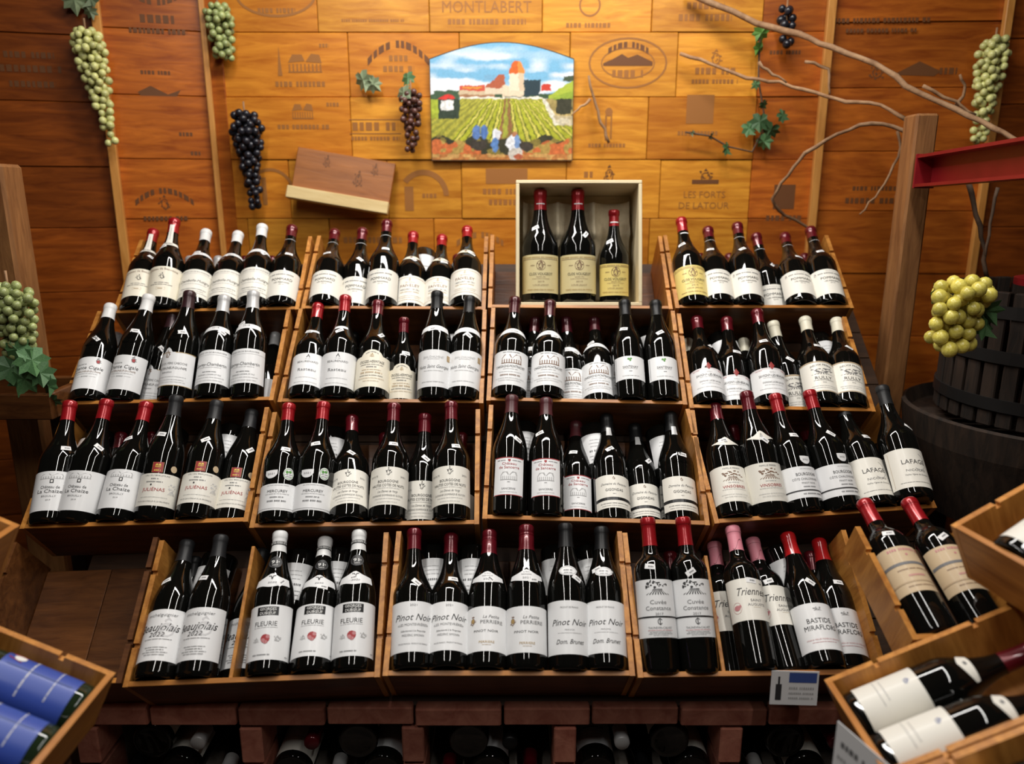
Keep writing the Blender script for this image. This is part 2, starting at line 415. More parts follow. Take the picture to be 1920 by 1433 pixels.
for k_ in ('burg', 'burgt', 'bord'):
    PROF[k_] = (PROF[k_][0]*KZ, [(r*KR, z*KZ) for r, z in PROF[k_][1]])
def radius(shape, z):
    p = PROF[shape][1]
    for (r0, z0), (r1, z1) in zip(p[1:-1], p[2:]):
        if z0 <= z <= z1: return r0+(r1-r0)*(z-z0)/max(1e-9, z1-z0)
    return p[-1][0]
def wrap(shape, V, zmid, eps, spin=0.):
    rr_ = radius(shape, zmid); out = []
    for q in V:
        x, z = q[0], q[1]; a = x/rr_+spin; r = radius(shape, z)+eps+(q[2] if len(q) > 2 else 0)
        out.append((r*math.sin(a), -r*math.cos(a), z))
    return out
def patch_2d(x0, x1, top, bot, n=18, m=3):
    V = []; Fc = []
    for i in range(n+1):
        x = x0+(x1-x0)*i/n; a, b = bot(x), top(x)
        for j in range(m+1): V.append((x, a+(b-a)*j/m))
    for i in range(n):
        for j in range(m):
            k = i*(m+1)+j; Fc.append((k, k+m+1, k+m+2, k+1))
    return V, Fc
_GL = {}
def glass_mesh(shape, m):
    k = (shape, m.name)
    if k not in _GL:
        v, f = lathe_vf(PROF[shape][1], 36); _GL[k] = mesh_of('glass', v, f, m, True)
    return _GL[k]
_CP = {}
def cap_mesh(shape, mname, length, screw=False):
    k = (shape, mname, length, screw)
    if k not in _CP:
        L = PROF[shape][0]; e = .0006; pr = []
        sc = 1.0
        lip = radius(shape, L-.006)
        zs_ = [L-length+length*i/5 for i in range(6)]
        zs_ = [z for z in zs_ if z < L-.0165*sc]
        pr = [(radius(shape, z)+e, z) for z in zs_]
        if screw:
            n = .0172; pr = [(radius(shape, L-length)+e, L-length), (n, L-length+.012), (n, L-.026), (n-.0008, L-.025), (n, L-.024), (n, L-.020), (n-.0008, L-.019), (n, L-.018), (n, L-.003), (n-.002, L+.0008), (0.0005, L+.0008)]
        else:
            pr += [(radius(shape, L-.0166)+e, L-.0162), (lip+e, L-.0150), (lip+e, L-.0030), (lip-.0012, L+.0006), (.0005, L+.0010)]
        v, f = lathe_vf(pr, 28, False, True); _CP[k] = mesh_of('capsule', v, f, MATS[mname], True)
    return _CP[k]
mat('cap_red', (.33, .008, .013), .28, .25, .5, .3); mat('cap_darkred', (.115, .005, .011), .28, .25, .5, .3); mat('cap_wine', (.055, .006, .010), .3, .25, .5, .2)
mat('cap_white', (.74, .74, .73), .4); mat('cap_grey', (.50, .50, .50), .38, .2); mat('cap_black', (.006, .006, .0065), .42, 0, .3); mat('cap_dkgrey', (.014, .014, .015), .45, 0, .3)
mat('cap_cream', (.70, .66, .52), .4); mat('cap_plum', (.035, .012, .015), .35, .2); mat('cap_pink', (.70, .24, .30), .45); mat('cap_wax', (.42, .010, .012), .22, 0, .5, .4); mat('cap_maroon', (.065, .010, .013), .4)
mat('lab_white', (.78, .785, .79), .5); mat('lab_cream', (.78, .73, .60), .5); mat('lab_ivory', (.78, .755, .68), .5); mat('lab_yellow', (.78, .62, .20), .5); mat('lab_gold', (.70, .60, .32), .5)
mat('lab_tan', (.56, .43, .27), .6); mat('lab_blue', (.035, .075, .36), .45); mat('lab_red', (.30, .025, .022), .5); mat('lab_olive', (.36, .35, .22), .5); mat('lab_rose', (.62, .12, .15), .5); mat('lab_black', (.01, .01, .011), .45)
mat('sticker_white', (.82, .82, .82), .5)

for k_, m_ in MATS.items():
    if k_.startswith('lab_') and k_ != 'lab_black':
        q_ = m_.node_tree.nodes['Principled BSDF']; q_.inputs['Coat Weight'].default_value = .12; q_.inputs['Coat Roughness'].default_value = .16
class Brand: pass
BR = {}
def brand(key, shape, cap, desc, z0, z1, ha, lab='lab_white', build=None, top=None, bot=None, capl=.050, neck=None, extras=None, screw=False, glass=None, spin=0., emboss=False, side=None):
    b = Brand(); b.key = key; b.shape = shape; b.cap = cap; b.desc = desc; b.parts = []; b.L = PROF[shape][0]; b.capl = capl; b.screw = screw; b.spin = spin; b.emboss = emboss
    b.glass = glass or M_GLASS
    zm = (z0+z1)/2; r = radius(shape, min(zm, .14)); hw = math.radians(ha)*r
    P_ = Print()
    if build: build(P_)
    T_ = top or (lambda x: z1); B_ = bot or (lambda x: z0)
    V, Fc = patch_2d(-hw, hw, T_, B_, 22, 3 if not top else 6)
    lm = mesh_of('label', wrap(shape, V, zm, .0005), Fc, MATS[lab], True)
    b.label = (lm, [mesh_of('lettering', wrap(shape, v, zm, .0009), f, INK[i]) for i, (v, f) in P_.g.items()])
    b.extra = []
    for ex in (extras or []):            # (part name, material, x0, x1, top(x), bottom(x), print builder)
        nm, mt, x0, x1, tp, bt, bd, ez = ex
        zz = (tp((x0+x1)/2)+bt((x0+x1)/2))/2
        V, Fc = patch_2d(x0, x1, tp, bt, 12, 4)
        em = mesh_of(nm, wrap(shape, V, zz, ez), Fc, MATS[mt], True)
        q = Print()
        if bd: bd(q)
        b.extra.append((nm, em, [mesh_of('lettering', wrap(shape, v, zz, ez+.0004), f, INK[i]) for i, (v, f) in q.g.items()]))
    if emboss:
        q = Print(); emboss(q); b.embs = [mesh_of('embossing', wrap(shape, v, .17, .0013), f, b.glass) for i, (v, f) in q.g.items()]
    BR[key] = b; return b
def band(zc, h, w, arch=.006, mt='lab_white', bd=None, nm='neck_label', ez=.0008, arch2=None):
    a2 = arch if arch2 is None else arch2
    return (nm, mt, -w/2, w/2, lambda x: zc+h/2-arch*(2*x/w)**2+.0, lambda x: zc-h/2-a2*(2*x/w)**2, bd, ez)
def disc(x, z, r, mt, bd=None, nm='seal', ez=.0009, ry=None):
    ry = ry or r
    return (nm, mt, x-r*.999, x+r*.999, lambda q: z+ry*math.sqrt(max(0, 1-((q-x)/r)**2)), lambda q: z-ry*math.sqrt(max(0, 1-((q-x)/r)**2)), bd, ez)
def rect(x, z, w, h, mt, bd=None, nm='seal', ez=.0009):
    return (nm, mt, x-w/2, x+w/2, lambda q: z+h/2, lambda q: z-h/2, bd, ez)
def shield(x, z, w, h, mt, bd=None, nm='vintage_label', ez=.0009):
    return (nm, mt, x-w/2, x+w/2, lambda q: z+h/2, lambda q: z-h/2+h*.5*abs((q-x)/(w/2))**2.5, bd, ez)

yr = lambda t, y, ink='grey', h=2.6, w=9: (lambda p: p.T(t, y, h, w, ink))
brand('beaucastel', 'burg', 'cap_red', 'red-capped bottle with cream label', .030, .128, 84, 'lab_cream',
  lambda p: p.T('Château de Beaucastel', 120, 7, 82, 'brown', 0, 0, 0, 4).crest(0, 96, 17, 22, 'dark', 2).D(75, 2.4, 38, 'grey').D(69, 2.2, 58, 'grey').O(0, 56, 16, 5.5, .6, 'tan', 4, PI/4, 2*PI+PI/4).D(56, 3, 14, 'tan'),
  extras=[band(.216, .010, .052, .002, 'lab_ivory', lambda p: p.D(216, 2, 20, 'grey')), ('neck_strip', 'lab_ivory', -.0062, .0062, lambda x: .288, lambda x: .219, lambda p: p.R(-.6, .6, 232, 276, 'pale'), .0018)], emboss=lambda p: p.crest(0, 172, 30, 26, 'dark', 12))
brand('chambolle', 'burg', 'cap_white', 'white-capped bottle with white label', .026, .124, 84, 'lab_ivory',
  lambda p: p.T('GRAND VIN DE BOURGOGNE', 115, 4.2, 78, 'grey').R(-66, 66, 108, 108.6, 'pale').T('Chambolle-Musigny', 82, 9.5, 84, 'black', .15).crest(-54, 84, 14, 18, 'grey', 5).D(70, 1.6, 70, 'pale').D(52, 2, 70, 'grey').D(45, 1.6, 60, 'pale').D(38, 2, 80, 'pale'),
  extras=[band(.196, .015, .074, .006, bd=lambda p: p.T('2018', 197, 3.6, 15, 'grey')), ], capl=.046)
brand('pommard', 'burg', 'cap_darkred', 'dark red-capped bottle with ivory label', .022, .112, 84, 'lab_ivory',
  lambda p: p.D(105, 1.8, 24, 'pale').D(97, 3.6, 68, 'grey').crest(-42, 97, 9, 12, 'grey', 8).T('POMMARD', 80, 9, 58, 'black').T('LES PERRIERES', 68, 4.6, 42, 'dark').T('2018', 61, 3, 13, 'grey'), capl=.044,
  extras=[('cap_print', 'lab_white', -.020, .020, lambda x: .2535, lambda x: .2525, None, .0012)])
brand('faiveley', 'burg', 'cap_red', 'red-capped bottle with greenish ivory label', .022, .118, 84, 'lab_ivory',
  lambda p: p.R(-66, 66, 110, 111, 'tan').crest(0, 104, 10, 11, 'gold', 3).D(94, 2, 26, 'gold').T('FAIVELEY', 83, 10, 56, 'brown').T('MERCUREY 1ER CRU', 69, 6, 56, 'grey').D(60, 3, 56, 'tan').D(46, 1.5, 66, 'tan').D(40, 1.5, 58, 'tan').R(-66, 66, 32, 33, 'tan'),
  extras=[('neck_label', 'lab_cream', -.032, .032, lambda x: .203-.010*(x/.032)**2, lambda x: .186+.5*abs(x)*.5, lambda p: p.E(0, 195.5, 4, 4.2, 'brown', 8).D(201, 1.5, 18, 'grey', 0, 1), .0008)], capl=.044)
cv = lambda k: (lambda p: (p.R(-62, 62, 112*k, 113*k, 'brown'), p.D(117*k, 3, 118, 'gold'), p.crest(0, 96*k, 26, 28, 'brown', 7), p.O(0, 96*k, 13, 14, 1, 'brown', 12), p.D(96*k, 2, 12, 'brown', -24), p.D(96*k, 2, 12, 'brown', 24), p.T('CLOS VOUGEOT', 74*k, 7.5, 68, 'dark'), p.T('GRAND CRU', 66*k, 3, 26, 'brown'), p.D(61*k, 1.2, 50, 'brown'), p.T('2019', 54*k, 4.2, 18, 'brown'), p.T('LOUIS JADOT', 45*k, 4.2, 44, 'brown'), p.D(33*k, 2.5, 80, 'gold'), p.R(-62, -61, 28*k, 112*k, 'gold'), p.R(61, 62, 28*k, 112*k, 'gold')))
bc = lambda z: [('cap_print', 'lab_white', -.012, .012, lambda x, z=z: z+.0016, lambda x, z=z: z-.0016, None, .0012)]
brand('closmag', 'magn', 'cap_red', 'large red-capped bottle with pale gold label', .026, .134, 84, 'lab_gold', cv(1.08), capl=.058, extras=bc(.284))
brand('closvougeot', 'burg', 'cap_red', 'red-capped bottle with yellow label', .022, .120, 84, 'lab_yellow', cv(.98), capl=.050, extras=bc(.2525))
brand('closmini', 'mini', 'cap_red', 'red-capped bottle with yellow label', .020, .110, 84, 'lab_yellow', cv(.90), capl=.046, extras=bc(.232))
brand('chante', 'burgt', 'cap_white', 'white-capped bottle with white label and embossed shoulder', .024, .120, 84, 'lab_white',
  lambda p: p.crest(24, 108, 18, 19, 'grey', 4).E(24, 106, 4, 5, 'red', 8).T('Domaine', 98, 5, 26, 'grey', 0, -14).T('Chante Cigale', 87, 10, 78, 'dark', .12).T('CHATEAUNEUF-DU-PAPE', 75, 5, 70, 'brown').D(68, 1.6, 60, 'pale').T('2020', 60, 3.4, 16, 'grey').R(-26, -10, 59.7, 60.3, 'pale').R(10, 26, 59.7, 60.3, 'pale'), capl=.050, emboss=lambda p: p.crest(0, 178, 24, 22, 'dark', 14).D(160, 6, 40, 'dark'))
brand('caboche', 'burgt', 'cap_plum', 'plum-capped bottle with white label and gold edge', .032, .124, 84, 'lab_white',
  lambda p: p.R(-64, -8, 122.5, 124, 'gold').R(8, 64, 122.5, 124, 'gold').R(-64, 64, 32, 33.4, 'gold').crest(-12, 118, 18, 22, 'brown', 6).T('CLOS DU PÈRE CABOCHE', 93, 6, 78, 'grey').T('CHATEAUNEUF-DU-PAPE', 80, 6.4, 78, 'dark').T('Selection', 69, 5, 28, 'grey', .3, -10).D(56, 1.4, 80, 'pale').D(48, 1.4, 70, 'pale').D(42, 1.4, 80, 'pale'),
  top=lambda x: .124+max(0, .014*math.cos(min(1.57, abs(x+.012)/.012*1.57))), capl=.052, emboss=lambda p: p.crest(0, 180, 22, 20, 'dark', 15).D(162, 6, 40, 'dark'))
brand('gevrey', 'burgt', 'cap_grey', 'silver-capped bottle with white label', .034, .130, 84, 'lab_white',
  lambda p: p.T('GRAND VIN DE BOURGOGNE', 122, 4, 78, 'grey').R(-62, 62, 115, 115.6, 'pale').T('Gevrey-Chambertin', 88, 9.5, 84, 'dark', .12).crest(-50, 88, 16, 24, 'dark', 5).D(79, 1.6, 56, 'pale').D(66, 2.2, 34, 'grey').T('GEORGES LIGNIER ET FILS', 58, 3.6, 60, 'grey').D(50, 1.5, 78, 'pale').D(42, 1.5, 70, 'pale'),
  extras=[band(.198, .014, .074, .006, bd=lambda p: p.T('2018', 200, 4.4, 18, 'grey'))], capl=.054)
brand('beaurenard', 'burg', 'cap_red', 'red-capped bottle with plain white label', .028, .124, 84, 'lab_white',
  lambda p: p.P([(-5, 110), (-3, 110), (0, 116), (3, 110), (5, 110), (0, 121)], 'dark').D(106, 1.6, 14, 'pale').T('BEAURENARD', 98, 6, 54, 'grey').T('Rasteau', 74, 9, 46, 'grey').D(50, 1.6, 56, 'pale').D(36, 1.3, 60, 'pale'),
  extras=[band(.206, .008, .034, .002, bd=None)], capl=.050, spin=.05)
brand('crozes', 'burg', 'cap_darkred', 'dark red-capped bottle with arched cream label', .024, .116, 84, 'lab_cream',
  lambda p: p.D(127, 2.6, 32, 'grey', 0, 5).crest(0, 117, 14, 12, 'gold', 3).T('CROZES-HERMITAGE', 98, 8, 66, 'dark').D(89, 2, 60, 'grey').D(82, 3, 26, 'grey').D(74, 2, 50, 'tan').D(66, 4, 56, 'tan').D(57, 2, 62, 'grey').D(49, 1.5, 70, 'tan').D(41, 1.5, 40, 'tan'),
  top=lambda x: .116+max(0, .018*math.sqrt(max(0, 1-(x/.027)**2))), capl=.046)
brand('crozesm', 'smal', 'cap_darkred', 'small dark red-capped bottle with arched cream label', .020, .100, 84, 'lab_cream',
  lambda p: p.D(110, 2.4, 28, 'grey', 0, 5).crest(0, 101, 12, 10, 'gold', 3).T('CROZES-HERMITAGE', 84, 7, 58, 'dark').D(76, 1.8, 52, 'grey').D(69, 2.6, 24, 'grey').D(61, 2, 44, 'tan').D(54, 3.6, 48, 'tan').D(46, 2, 54, 'grey').D(39, 1.5, 60, 'tan'),
  top=lambda x: .100+max(0, .016*math.sqrt(max(0, 1-(x/.024)**2))), capl=.044)
brand('nuits', 'burgt', 'cap_black', 'black-capped bottle with white label and gold crest', .030, .132, 84, 'lab_white',
  lambda p: p.T('JEAN CHAUVENET', 112, 6, 56, 'pale').D(106, 1.5, 30, 'pale').T('Nuits Saint Georges', 86, 9, 84, 'grey', .35).D(74, 1.6, 50, 'pale').D(44, 2, 60, 'pale').R(37, 48, 104, 120, 'gold').R(39, 46, 106, 118, 'tan'),
  extras=[band(.197, .015, .076, .007, bd=lambda p: p.T('2020', 199, 3.2, 16, 'pale'))], capl=.054)
brand('chassagne', 'burg', 'cap_wine', 'wine-red-capped bottle with courtyard drawing on white label', .026, .126, 84, 'lab_white',
  lambda p: p.D(121, 2.4, 44, 'grey').house(2, 102, 54, 28, 'brown').T('CHASSAGNE-MONTRACHET', 80, 7.4, 82, 'dark').D(72, 2, 38, 'pale').D(64, 1.4, 60, 'pale').D(55, 3.4, 52, 'brown').O(-50, 52, 6, 7, .7, 'pale').D(46, 1.6, 80, 'pale').D(40, 1.6, 60, 'pale'),
  extras=[band(.193, .017, .070, .009, bd=lambda p: p.T('2017', 197, 2.6, 13, 'pale').D(190.5, 2, 10, 'brown'))], capl=.052)
brand('santenay', 'burgt', 'cap_black', 'black-capped bottle with small white label', .050, .118, 60, 'lab_white',
  lambda p: p.E(-4, 109, 3.4, 3, 'green', 7).E(2, 110, 3, 2.6, 'green', 7).E(0, 105, 2.6, 3, 'green', 7).T('SANTENAY', 86, 7.2, 40, 'dark').D(80.5, 1.2, 34, 'pale').D(73, 2, 8, 'grey').D(60, 1.8, 44, 'pale').R(-40, -39, 54, 114, 'grey'), capl=.052)
brand('savigny', 'burg', 'cap_darkred', 'dark red-capped bottle with red diamond on white label', .024, .100, 84, 'lab_white',
  lambda p: p.T('2021', 87, 3.6, 14, 'pale').D(94, 2, 18, 'pink', -34).D(94, 2, 18, 'pink', 34).T('SAVIGNY-LES-BEAUNE', 77, 7.4, 70, 'dark').D(70, 1.3, 50, 'pale').T('DOMAINE LUCIEN JACOB', 57, 5, 54, 'grey').D(49, 1.4, 46, 'pale').D(38, 1.4, 74, 'pale').R(-62, 62, 97, 97.6, 'pink'),
  extras=[('diamond', 'lab_red', -.0075, .0075, lambda x: .106+.012*(1-abs(x)/.0075), lambda x: .106-.012*(1-abs(x)/.0075), None, .0011)], capl=.046)
brand('rully', 'burg', 'cap_cream', 'cream-capped bottle with ivory label and vineyard sketch', .030, .128, 80, 'lab_ivory',
  lambda p: p.R(-59, 59, 124, 127.5, 'tan').R(-59, 59, 30.5, 33, 'tan').T('DELVIX FRÈRES', 116, 5.6, 56, 'dark', 0, 0, 0, 5).tree(0, 95, 56, 20, 'grey', 3).T('RULLY', 74, 9.5, 42, 'dark').D(66, 1.4, 50, 'grey').T('2020', 59, 3, 9, 'grey').D(48, 1.4, 66, 'pale').D(42, 1.4, 60, 'pale'), capl=.050)
brand('chaize', 'burg', 'cap_red', 'red-capped bottle with white château label', .026, .120, 84, 'lab_white',
  lambda p: p.house(-4, 108, 50, 13, 'pale').R(-6, 2, 91, 100, 'dark').R(-4, 0, 93, 98, 'white').T('Château de', 82, 7, 40, 'dark', 0, -4).T('La Chaize', 72, 8.5, 52, 'dark', 0, -4).T('BROUILLY', 60, 4.2, 30, 'grey', 0, -4).T('2019', 51, 3.2, 10, 'grey', 0, -4), capl=.052)
brand('julienas', 'burgt', 'cap_dkgrey', 'grey-capped bottle with red square above ivory label', .032, .108, 84, 'lab_ivory',
  lambda p: p.T('CRU DU BEAUJOLAIS', 103, 3.4, 56, 'grey').D(95, 3, 16, 'grey', -4).D(88, 2.6, 36, 'grey', -4).E(-10, 81, 2, 2.4, 'dark', 8).T('JULIÉNAS', 70, 8, 50, 'red', 0, -4).tree(38, 74, 18, 26, 'faint', 5).D(52, 1.2, 60, 'pale').T('MIS EN BOUTEILLE A LA PROPRIETE', 42, 2.8, 74, 'grey'),
  extras=[rect(-.002, .1225, .024, .025, 'lab_red', lambda p: p.house(-2, 127, 12, 9, 'yellow').D(115, 3, 14, 'yellow', -2).O(-2, 122.5, 17, 17.6, .7, 'gold', 4, PI/4, 2*PI+PI/4)), disc(.034, .122, .008, 'lab_tan')], capl=.054)
brand('mercurey', 'burg', 'cap_red', 'red-capped bottle with green round seal', .024, .088, 80, 'lab_white',
  lambda p: p.D(84, 1.6, 50, 'pale').T('MERCUREY', 70, 6.4, 46, 'dark').D(63, 1.6, 54, 'pale').D(55, 2.6, 30, 'grey').D(46, 3.4, 42, 'grey').R(-59, 59, 28, 28.6, 'dark'),
  extras=[shield(-.018, .112, .030, .020, 'lab_white', lambda p: p.T('2021', 113, 4.4, 17, 'grey', 0, -18)), disc(.022, .113, .0125, 'lab_white', lambda p: p.O(22, 113, 11, 13, 1, 'green', 14).E(18, 117, 3.4, 4, 'green', 8).E(25, 118, 3.6, 3.4, 'green', 8).D(111, 2, 16, 'grey', 22).D(106, 2, 12, 'grey', 22), ry=.015)], capl=.048)
brand('hcn', 'burg', 'cap_darkred', 'dark red-capped bottle with crest on ivory label', .032, .126, 84, 'lab_ivory',
  lambda p: p.crest(0, 113, 14, 22, 'dark', 11).T('RÉCOLTE', 104, 4.2, 22, 'grey', 0, -36).T('2021', 104, 4.2, 14, 'grey', 0, 36).T('BOURGOGNE', 90, 6.6, 48, 'dark').T('HAUTES COTES DE NUITS', 80, 6.4, 80, 'dark').D(73, 1.3, 56, 'pale').T('Les Dames de Vergy', 65, 5.4, 46, 'grey', .3).T('DOMAINE DOMINIQUE GUYON', 55, 4.4, 74, 'grey').D(47, 1.4, 60, 'pale').D(39, 1.3, 46, 'pale'), capl=.050)
brand('sancerre', 'burgt', 'cap_maroon', 'maroon-capped bottle with narrow white label edged red', .042, .136, 50, 'lab_white',
  lambda p: p.R(-35.5, 35.5, 134, 136, 'red').R(-35.5, 35.5, 42, 43.6, 'red').P([(-3, 131), (3, 131), (3, 127), (0, 124), (-3, 127)], 'red').D(128, 2, 22, 'grey', -18).D(128, 2, 22, 'grey', 18).T('Château', 120, 6.4, 34, 'red').T('de Sancerre', 111, 7, 48, 'red').house(0, 90, 40, 22, 'pale', 2).D(74, 1.4, 6, 'grey').T('SANCERRE', 58, 4.6, 32, 'grey').D(50, 1.2, 40, 'pale'), capl=.050)
brand('gigondas', 'burgt', 'cap_black', 'black-capped bottle with silver neck strip and embossed shoulder', .030, .118, 68, 'lab_ivory',
  lambda p: p.crest(0, 109, 9, 9, 'brown', 4).T('Domaine du Pesquier', 94, 6.4, 64, 'grey', .35).T('GIGONDAS', 78, 7, 42, 'dark').D(67, 1.6, 8, 'grey').R(-50, 50, 50.5, 58, 'black').D(42, 1.8, 70, 'grey').D(36, 1.6, 64, 'pale'),
  extras=[('neck_strip', 'cap_grey', -.006, .006, lambda x: .272, lambda x: .245, None, .0012)], capl=.056, emboss=lambda p: p.T('GIGONDAS', 160, 8, 56, 'dark').crest(0, 182, 20, 20, 'dark', 9))
brand('vinsobres', 'burgt', 'cap_darkred', 'dark red-capped bottle with round neck label', .030, .122, 82, 'lab_ivory',
  lambda p: p.T('FAMILLE PERRIN', 115, 4, 40, 'grey').tree(0, 96, 46, 26, 'brown', 7).D(78, 1.8, 24, 'pale').T('VINSOBRES', 68, 7, 52, 'red').D(61, 1.2, 56, 'pale').D(48, 1.2, 64, 'pale').D(42, 1.2, 50, 'pale'),
  extras=[('neck_label', 'lab_ivory', -.034, .034, lambda x: .190+.014*math.exp(-(x/.012)**2)-.004*(x/.034)**2, lambda x: .181-.003*math.cos(x/.034*PI), lambda p: p.crest(0, 191, 9, 12, 'grey', 3), .0008)], capl=.050)
brand('bourgogne', 'burg', 'cap_red', 'red-capped bottle with small shield above white label', .030, .106, 82, 'lab_white',
  lambda p: p.D(100, 1.5, 30, 'pale', 10).T('BOURGOGNE', 87, 7.4, 50, 'dark', 0, 8).T('CÔTE CHALONNAISE', 75, 5.4, 64, 'grey', 0, 4).T('PINOT NOIR', 65, 4.2, 34, 'grey', 0, 8).D(56, 2.4, 30, 'grey', 8).R(-60, 60, 46, 49, 'dark').D(39, 3, 50, 'grey', 14),
  extras=[shield(.014, .122, .026, .020, 'lab_white', lambda p: p.T('2021', 123, 4, 15, 'grey', 0, 14))], capl=.050)
brand('lafage', 'burg', 'cap_dkgrey', 'charcoal-capped bottle with large lettered white label', .020, .118, 84, 'lab_ivory',
  lambda p: p.O(0, 69, 78, 62, .9, 'tan', 4, PI/4, 2*PI+PI/4).T('LAFAGE', 84, 11.5, 54, 'dark').O(10, 85, 18, 22, 1.2, 'pale', 18, -PI*.7, PI*.4).T('NICOLAS', 62, 5.6, 44, 'grey').T('Vieilles Vignes de Grenache', 51, 4, 54, 'grey', .3).D(32, 1.3, 80, 'grey'), capl=.056)
brand('beaujolais', 'burgt', 'cap_dkgrey', 'charcoal-capped bottle with script Beaujolais-style white label', .030, .138, 80, 'lab_white',
  lambda p: p.T('michelguignier', 126, 7, 62, 'grey').crest(14, 96, 62, 44, 'faint', 9).T('Beaujolais', 100, 17, 84, 'black', .35, -4).T('2022', 84, 9.5, 30, 'dark', .25, -4).D(74, 1.6, 56, 'grey').D(57, 1.6, 44, 'grey').D(52, 1.6, 34, 'dark').D(47, 1.6, 50, 'grey').D(42, 1.6, 40, 'grey'), capl=.054)
BR['beaujolais'].desc = 'charcoal-capped bottle with large black script on white label'
brand('fleurie', 'burgt', 'cap_white', 'white-capped bottle with red flower on white label', .026, .138, 82, 'lab_white',
  lambda p: p.R(-24, 20, 116, 134, 'black').T('GEORGES', 129.5, 6, 34, 'white', 0, -2).T('DUBŒUF', 120.5, 6, 32, 'white', 0, -2).R(-12, 10, 124.8, 125.6, 'white').T('FLEURIE', 99, 10, 46, 'dark', 0, -4).D(91, 1.4, 48, 'pale', -4).E(-2, 68, 9, 9, 'red', 12).E(3, 72, 4, 4, 'pink', 8).E(-6, 65, 4, 4, 'pink', 8).E(-1, 61, 4.6, 3.6, 'pink', 8).crest(-20, 66, 16, 10, 'pale', 3).crest(22, 68, 20, 12, 'pale', 6).D(36, 2.2, 34, 'grey', -8).D(33, 1.6, 8, 'grey', 46),
  extras=[('neck_label', 'lab_white', -.037, .037, lambda x: .200+.010*math.exp(-((x+.002)/.013)**2)-.004*(x/.037)**2, lambda x: .183-.006*math.exp(-((x+.002)/.016)**2)-.003*(x/.037)**2, lambda p: p.P([(-9, 204), (-3, 204), (-1, 200), (1, 204), (7, 205), (7, 203), (2, 202), (0, 195), (-2, 195), (-4, 202), (-9, 202)], 'dark').T('2020', 187.5, 4, 17, 'grey', .2), .0008),
          ('cap_ring', 'lab_black', -.0248, .0248, lambda x: .2915, lambda x: .2835, lambda p: p.D(289, 1.6, 40, 'white').D(286, 1.6, 40, 'white'), .0014),
          disc(0, .2385, .0145, 'lab_black', lambda p: p.T('91', 239.5, 9, 12, 'white', 0, -2).D(239, 1.5, 4, 'white', 7).D(231, 1.4, 10, 'white').O(0, 238.5, 12.6, 13, .5, 'grey', 18), nm='score_sticker', ez=.0016)], capl=.050)
brand('montev', 'burg', 'cap_darkred', 'dark red-capped bottle with script label dated 2021', .030, .134, 82, 'lab_white',
  lambda p: p.T('2021', 126, 4.6, 15, 'grey').T('Pinot Noir', 101, 14, 80, 'dark', .35).T('«LES MONTEVRIÈRES»', 85, 5.4, 66, 'grey').T('Sélectionné à la Propriété', 72, 4, 52, 'dark', .25).T('FRÉDÉRIC SIMONIN', 63, 4.6, 46, 'grey').T('VIN DE FRANCE - PRODUIT DE FRANCE', 46, 3, 62, 'grey'), capl=.050)
brand('perriere', 'burgt', 'cap_darkred', 'screw-capped bottle with gold crest and white label', .030, .124, 82, 'lab_white',
  lambda p: p.crest(-30, 94, 20, 20, 'brown', 5).E(-30, 94, 4, 5, 'gold', 8).T('La Petite', 102, 6.6, 34, 'grey', .3, 10).T('PERRIERE', 91, 7.6, 48, 'grey', 0, 12).T('PINOT NOIR', 72, 4.8, 52, 'dark').T('PERRIERE', 49, 5, 32, 'gold', 0, 2).D(43, 1.2, 18, 'tan', 2),
  extras=[('neck_label', 'lab_white', -.036, .036, lambda x: .196+.010*math.exp(-(x/.015)**2)-.004*(x/.036)**2, lambda x: .181-.002*math.cos(x/.036*PI)-.001, lambda p: p.T('La Petite', 200, 2.8, 14, 'grey', .3).T('PERRIERE', 194, 3, 22, 'grey').T('2021', 186, 4.4, 16, 'grey'), .0008)], capl=.060, screw=True)
brand('brunet', 'burgt', 'cap_black', 'black-capped bottle with oval neck label', .028, .136, 80, 'lab_white',
  lambda p: p.T('PRODUIT DE FRANCE', 122, 3.4, 38, 'grey').T('Pinot Noir', 92, 13, 78, 'dark', .35).T("PAYS D'OC", 76, 3.2, 20, 'grey').D(70, 1.3, 50, 'pale').T('Dom. Brunet', 53, 9.5, 58, 'dark', .35),
  extras=[disc(0, .202, .020, 'lab_white', lambda p: p.O(0, 202, 18, 9.5, .5, 'grey', 18).D(203, 3, 18, 'grey').D(197, 2, 16, 'grey'), nm='neck_label', ry=.0115)], capl=.056)
brand('cuvee', 'bord', 'cap_red', 'tall red-capped bottle with two-part white label', .068, .184, 82, 'lab_white',
  lambda p: p.tree(0, 168, 46, 30, 'dark', 8).T('Cuvée', 138, 8.4, 34, 'grey').T('Constance', 126, 8.4, 54, 'grey').T('2017', 114, 5, 16, 'grey').R(-54, 54, 107, 110, 'black').O(0, 99, 5, 6, 1.3, 'dark', 14, .5, 2*PI-.5).R(-.8, .8, 92, 106, 'dark').T('THUNEVIN-CALVET', 87, 4.4, 50, 'grey').D(82, 1.5, 52, 'pink').D(78.5, 1.3, 44, 'grey').D(75.5, 1.3, 50, 'grey').D(72.5, 1.3, 30, 'grey'), capl=.062)
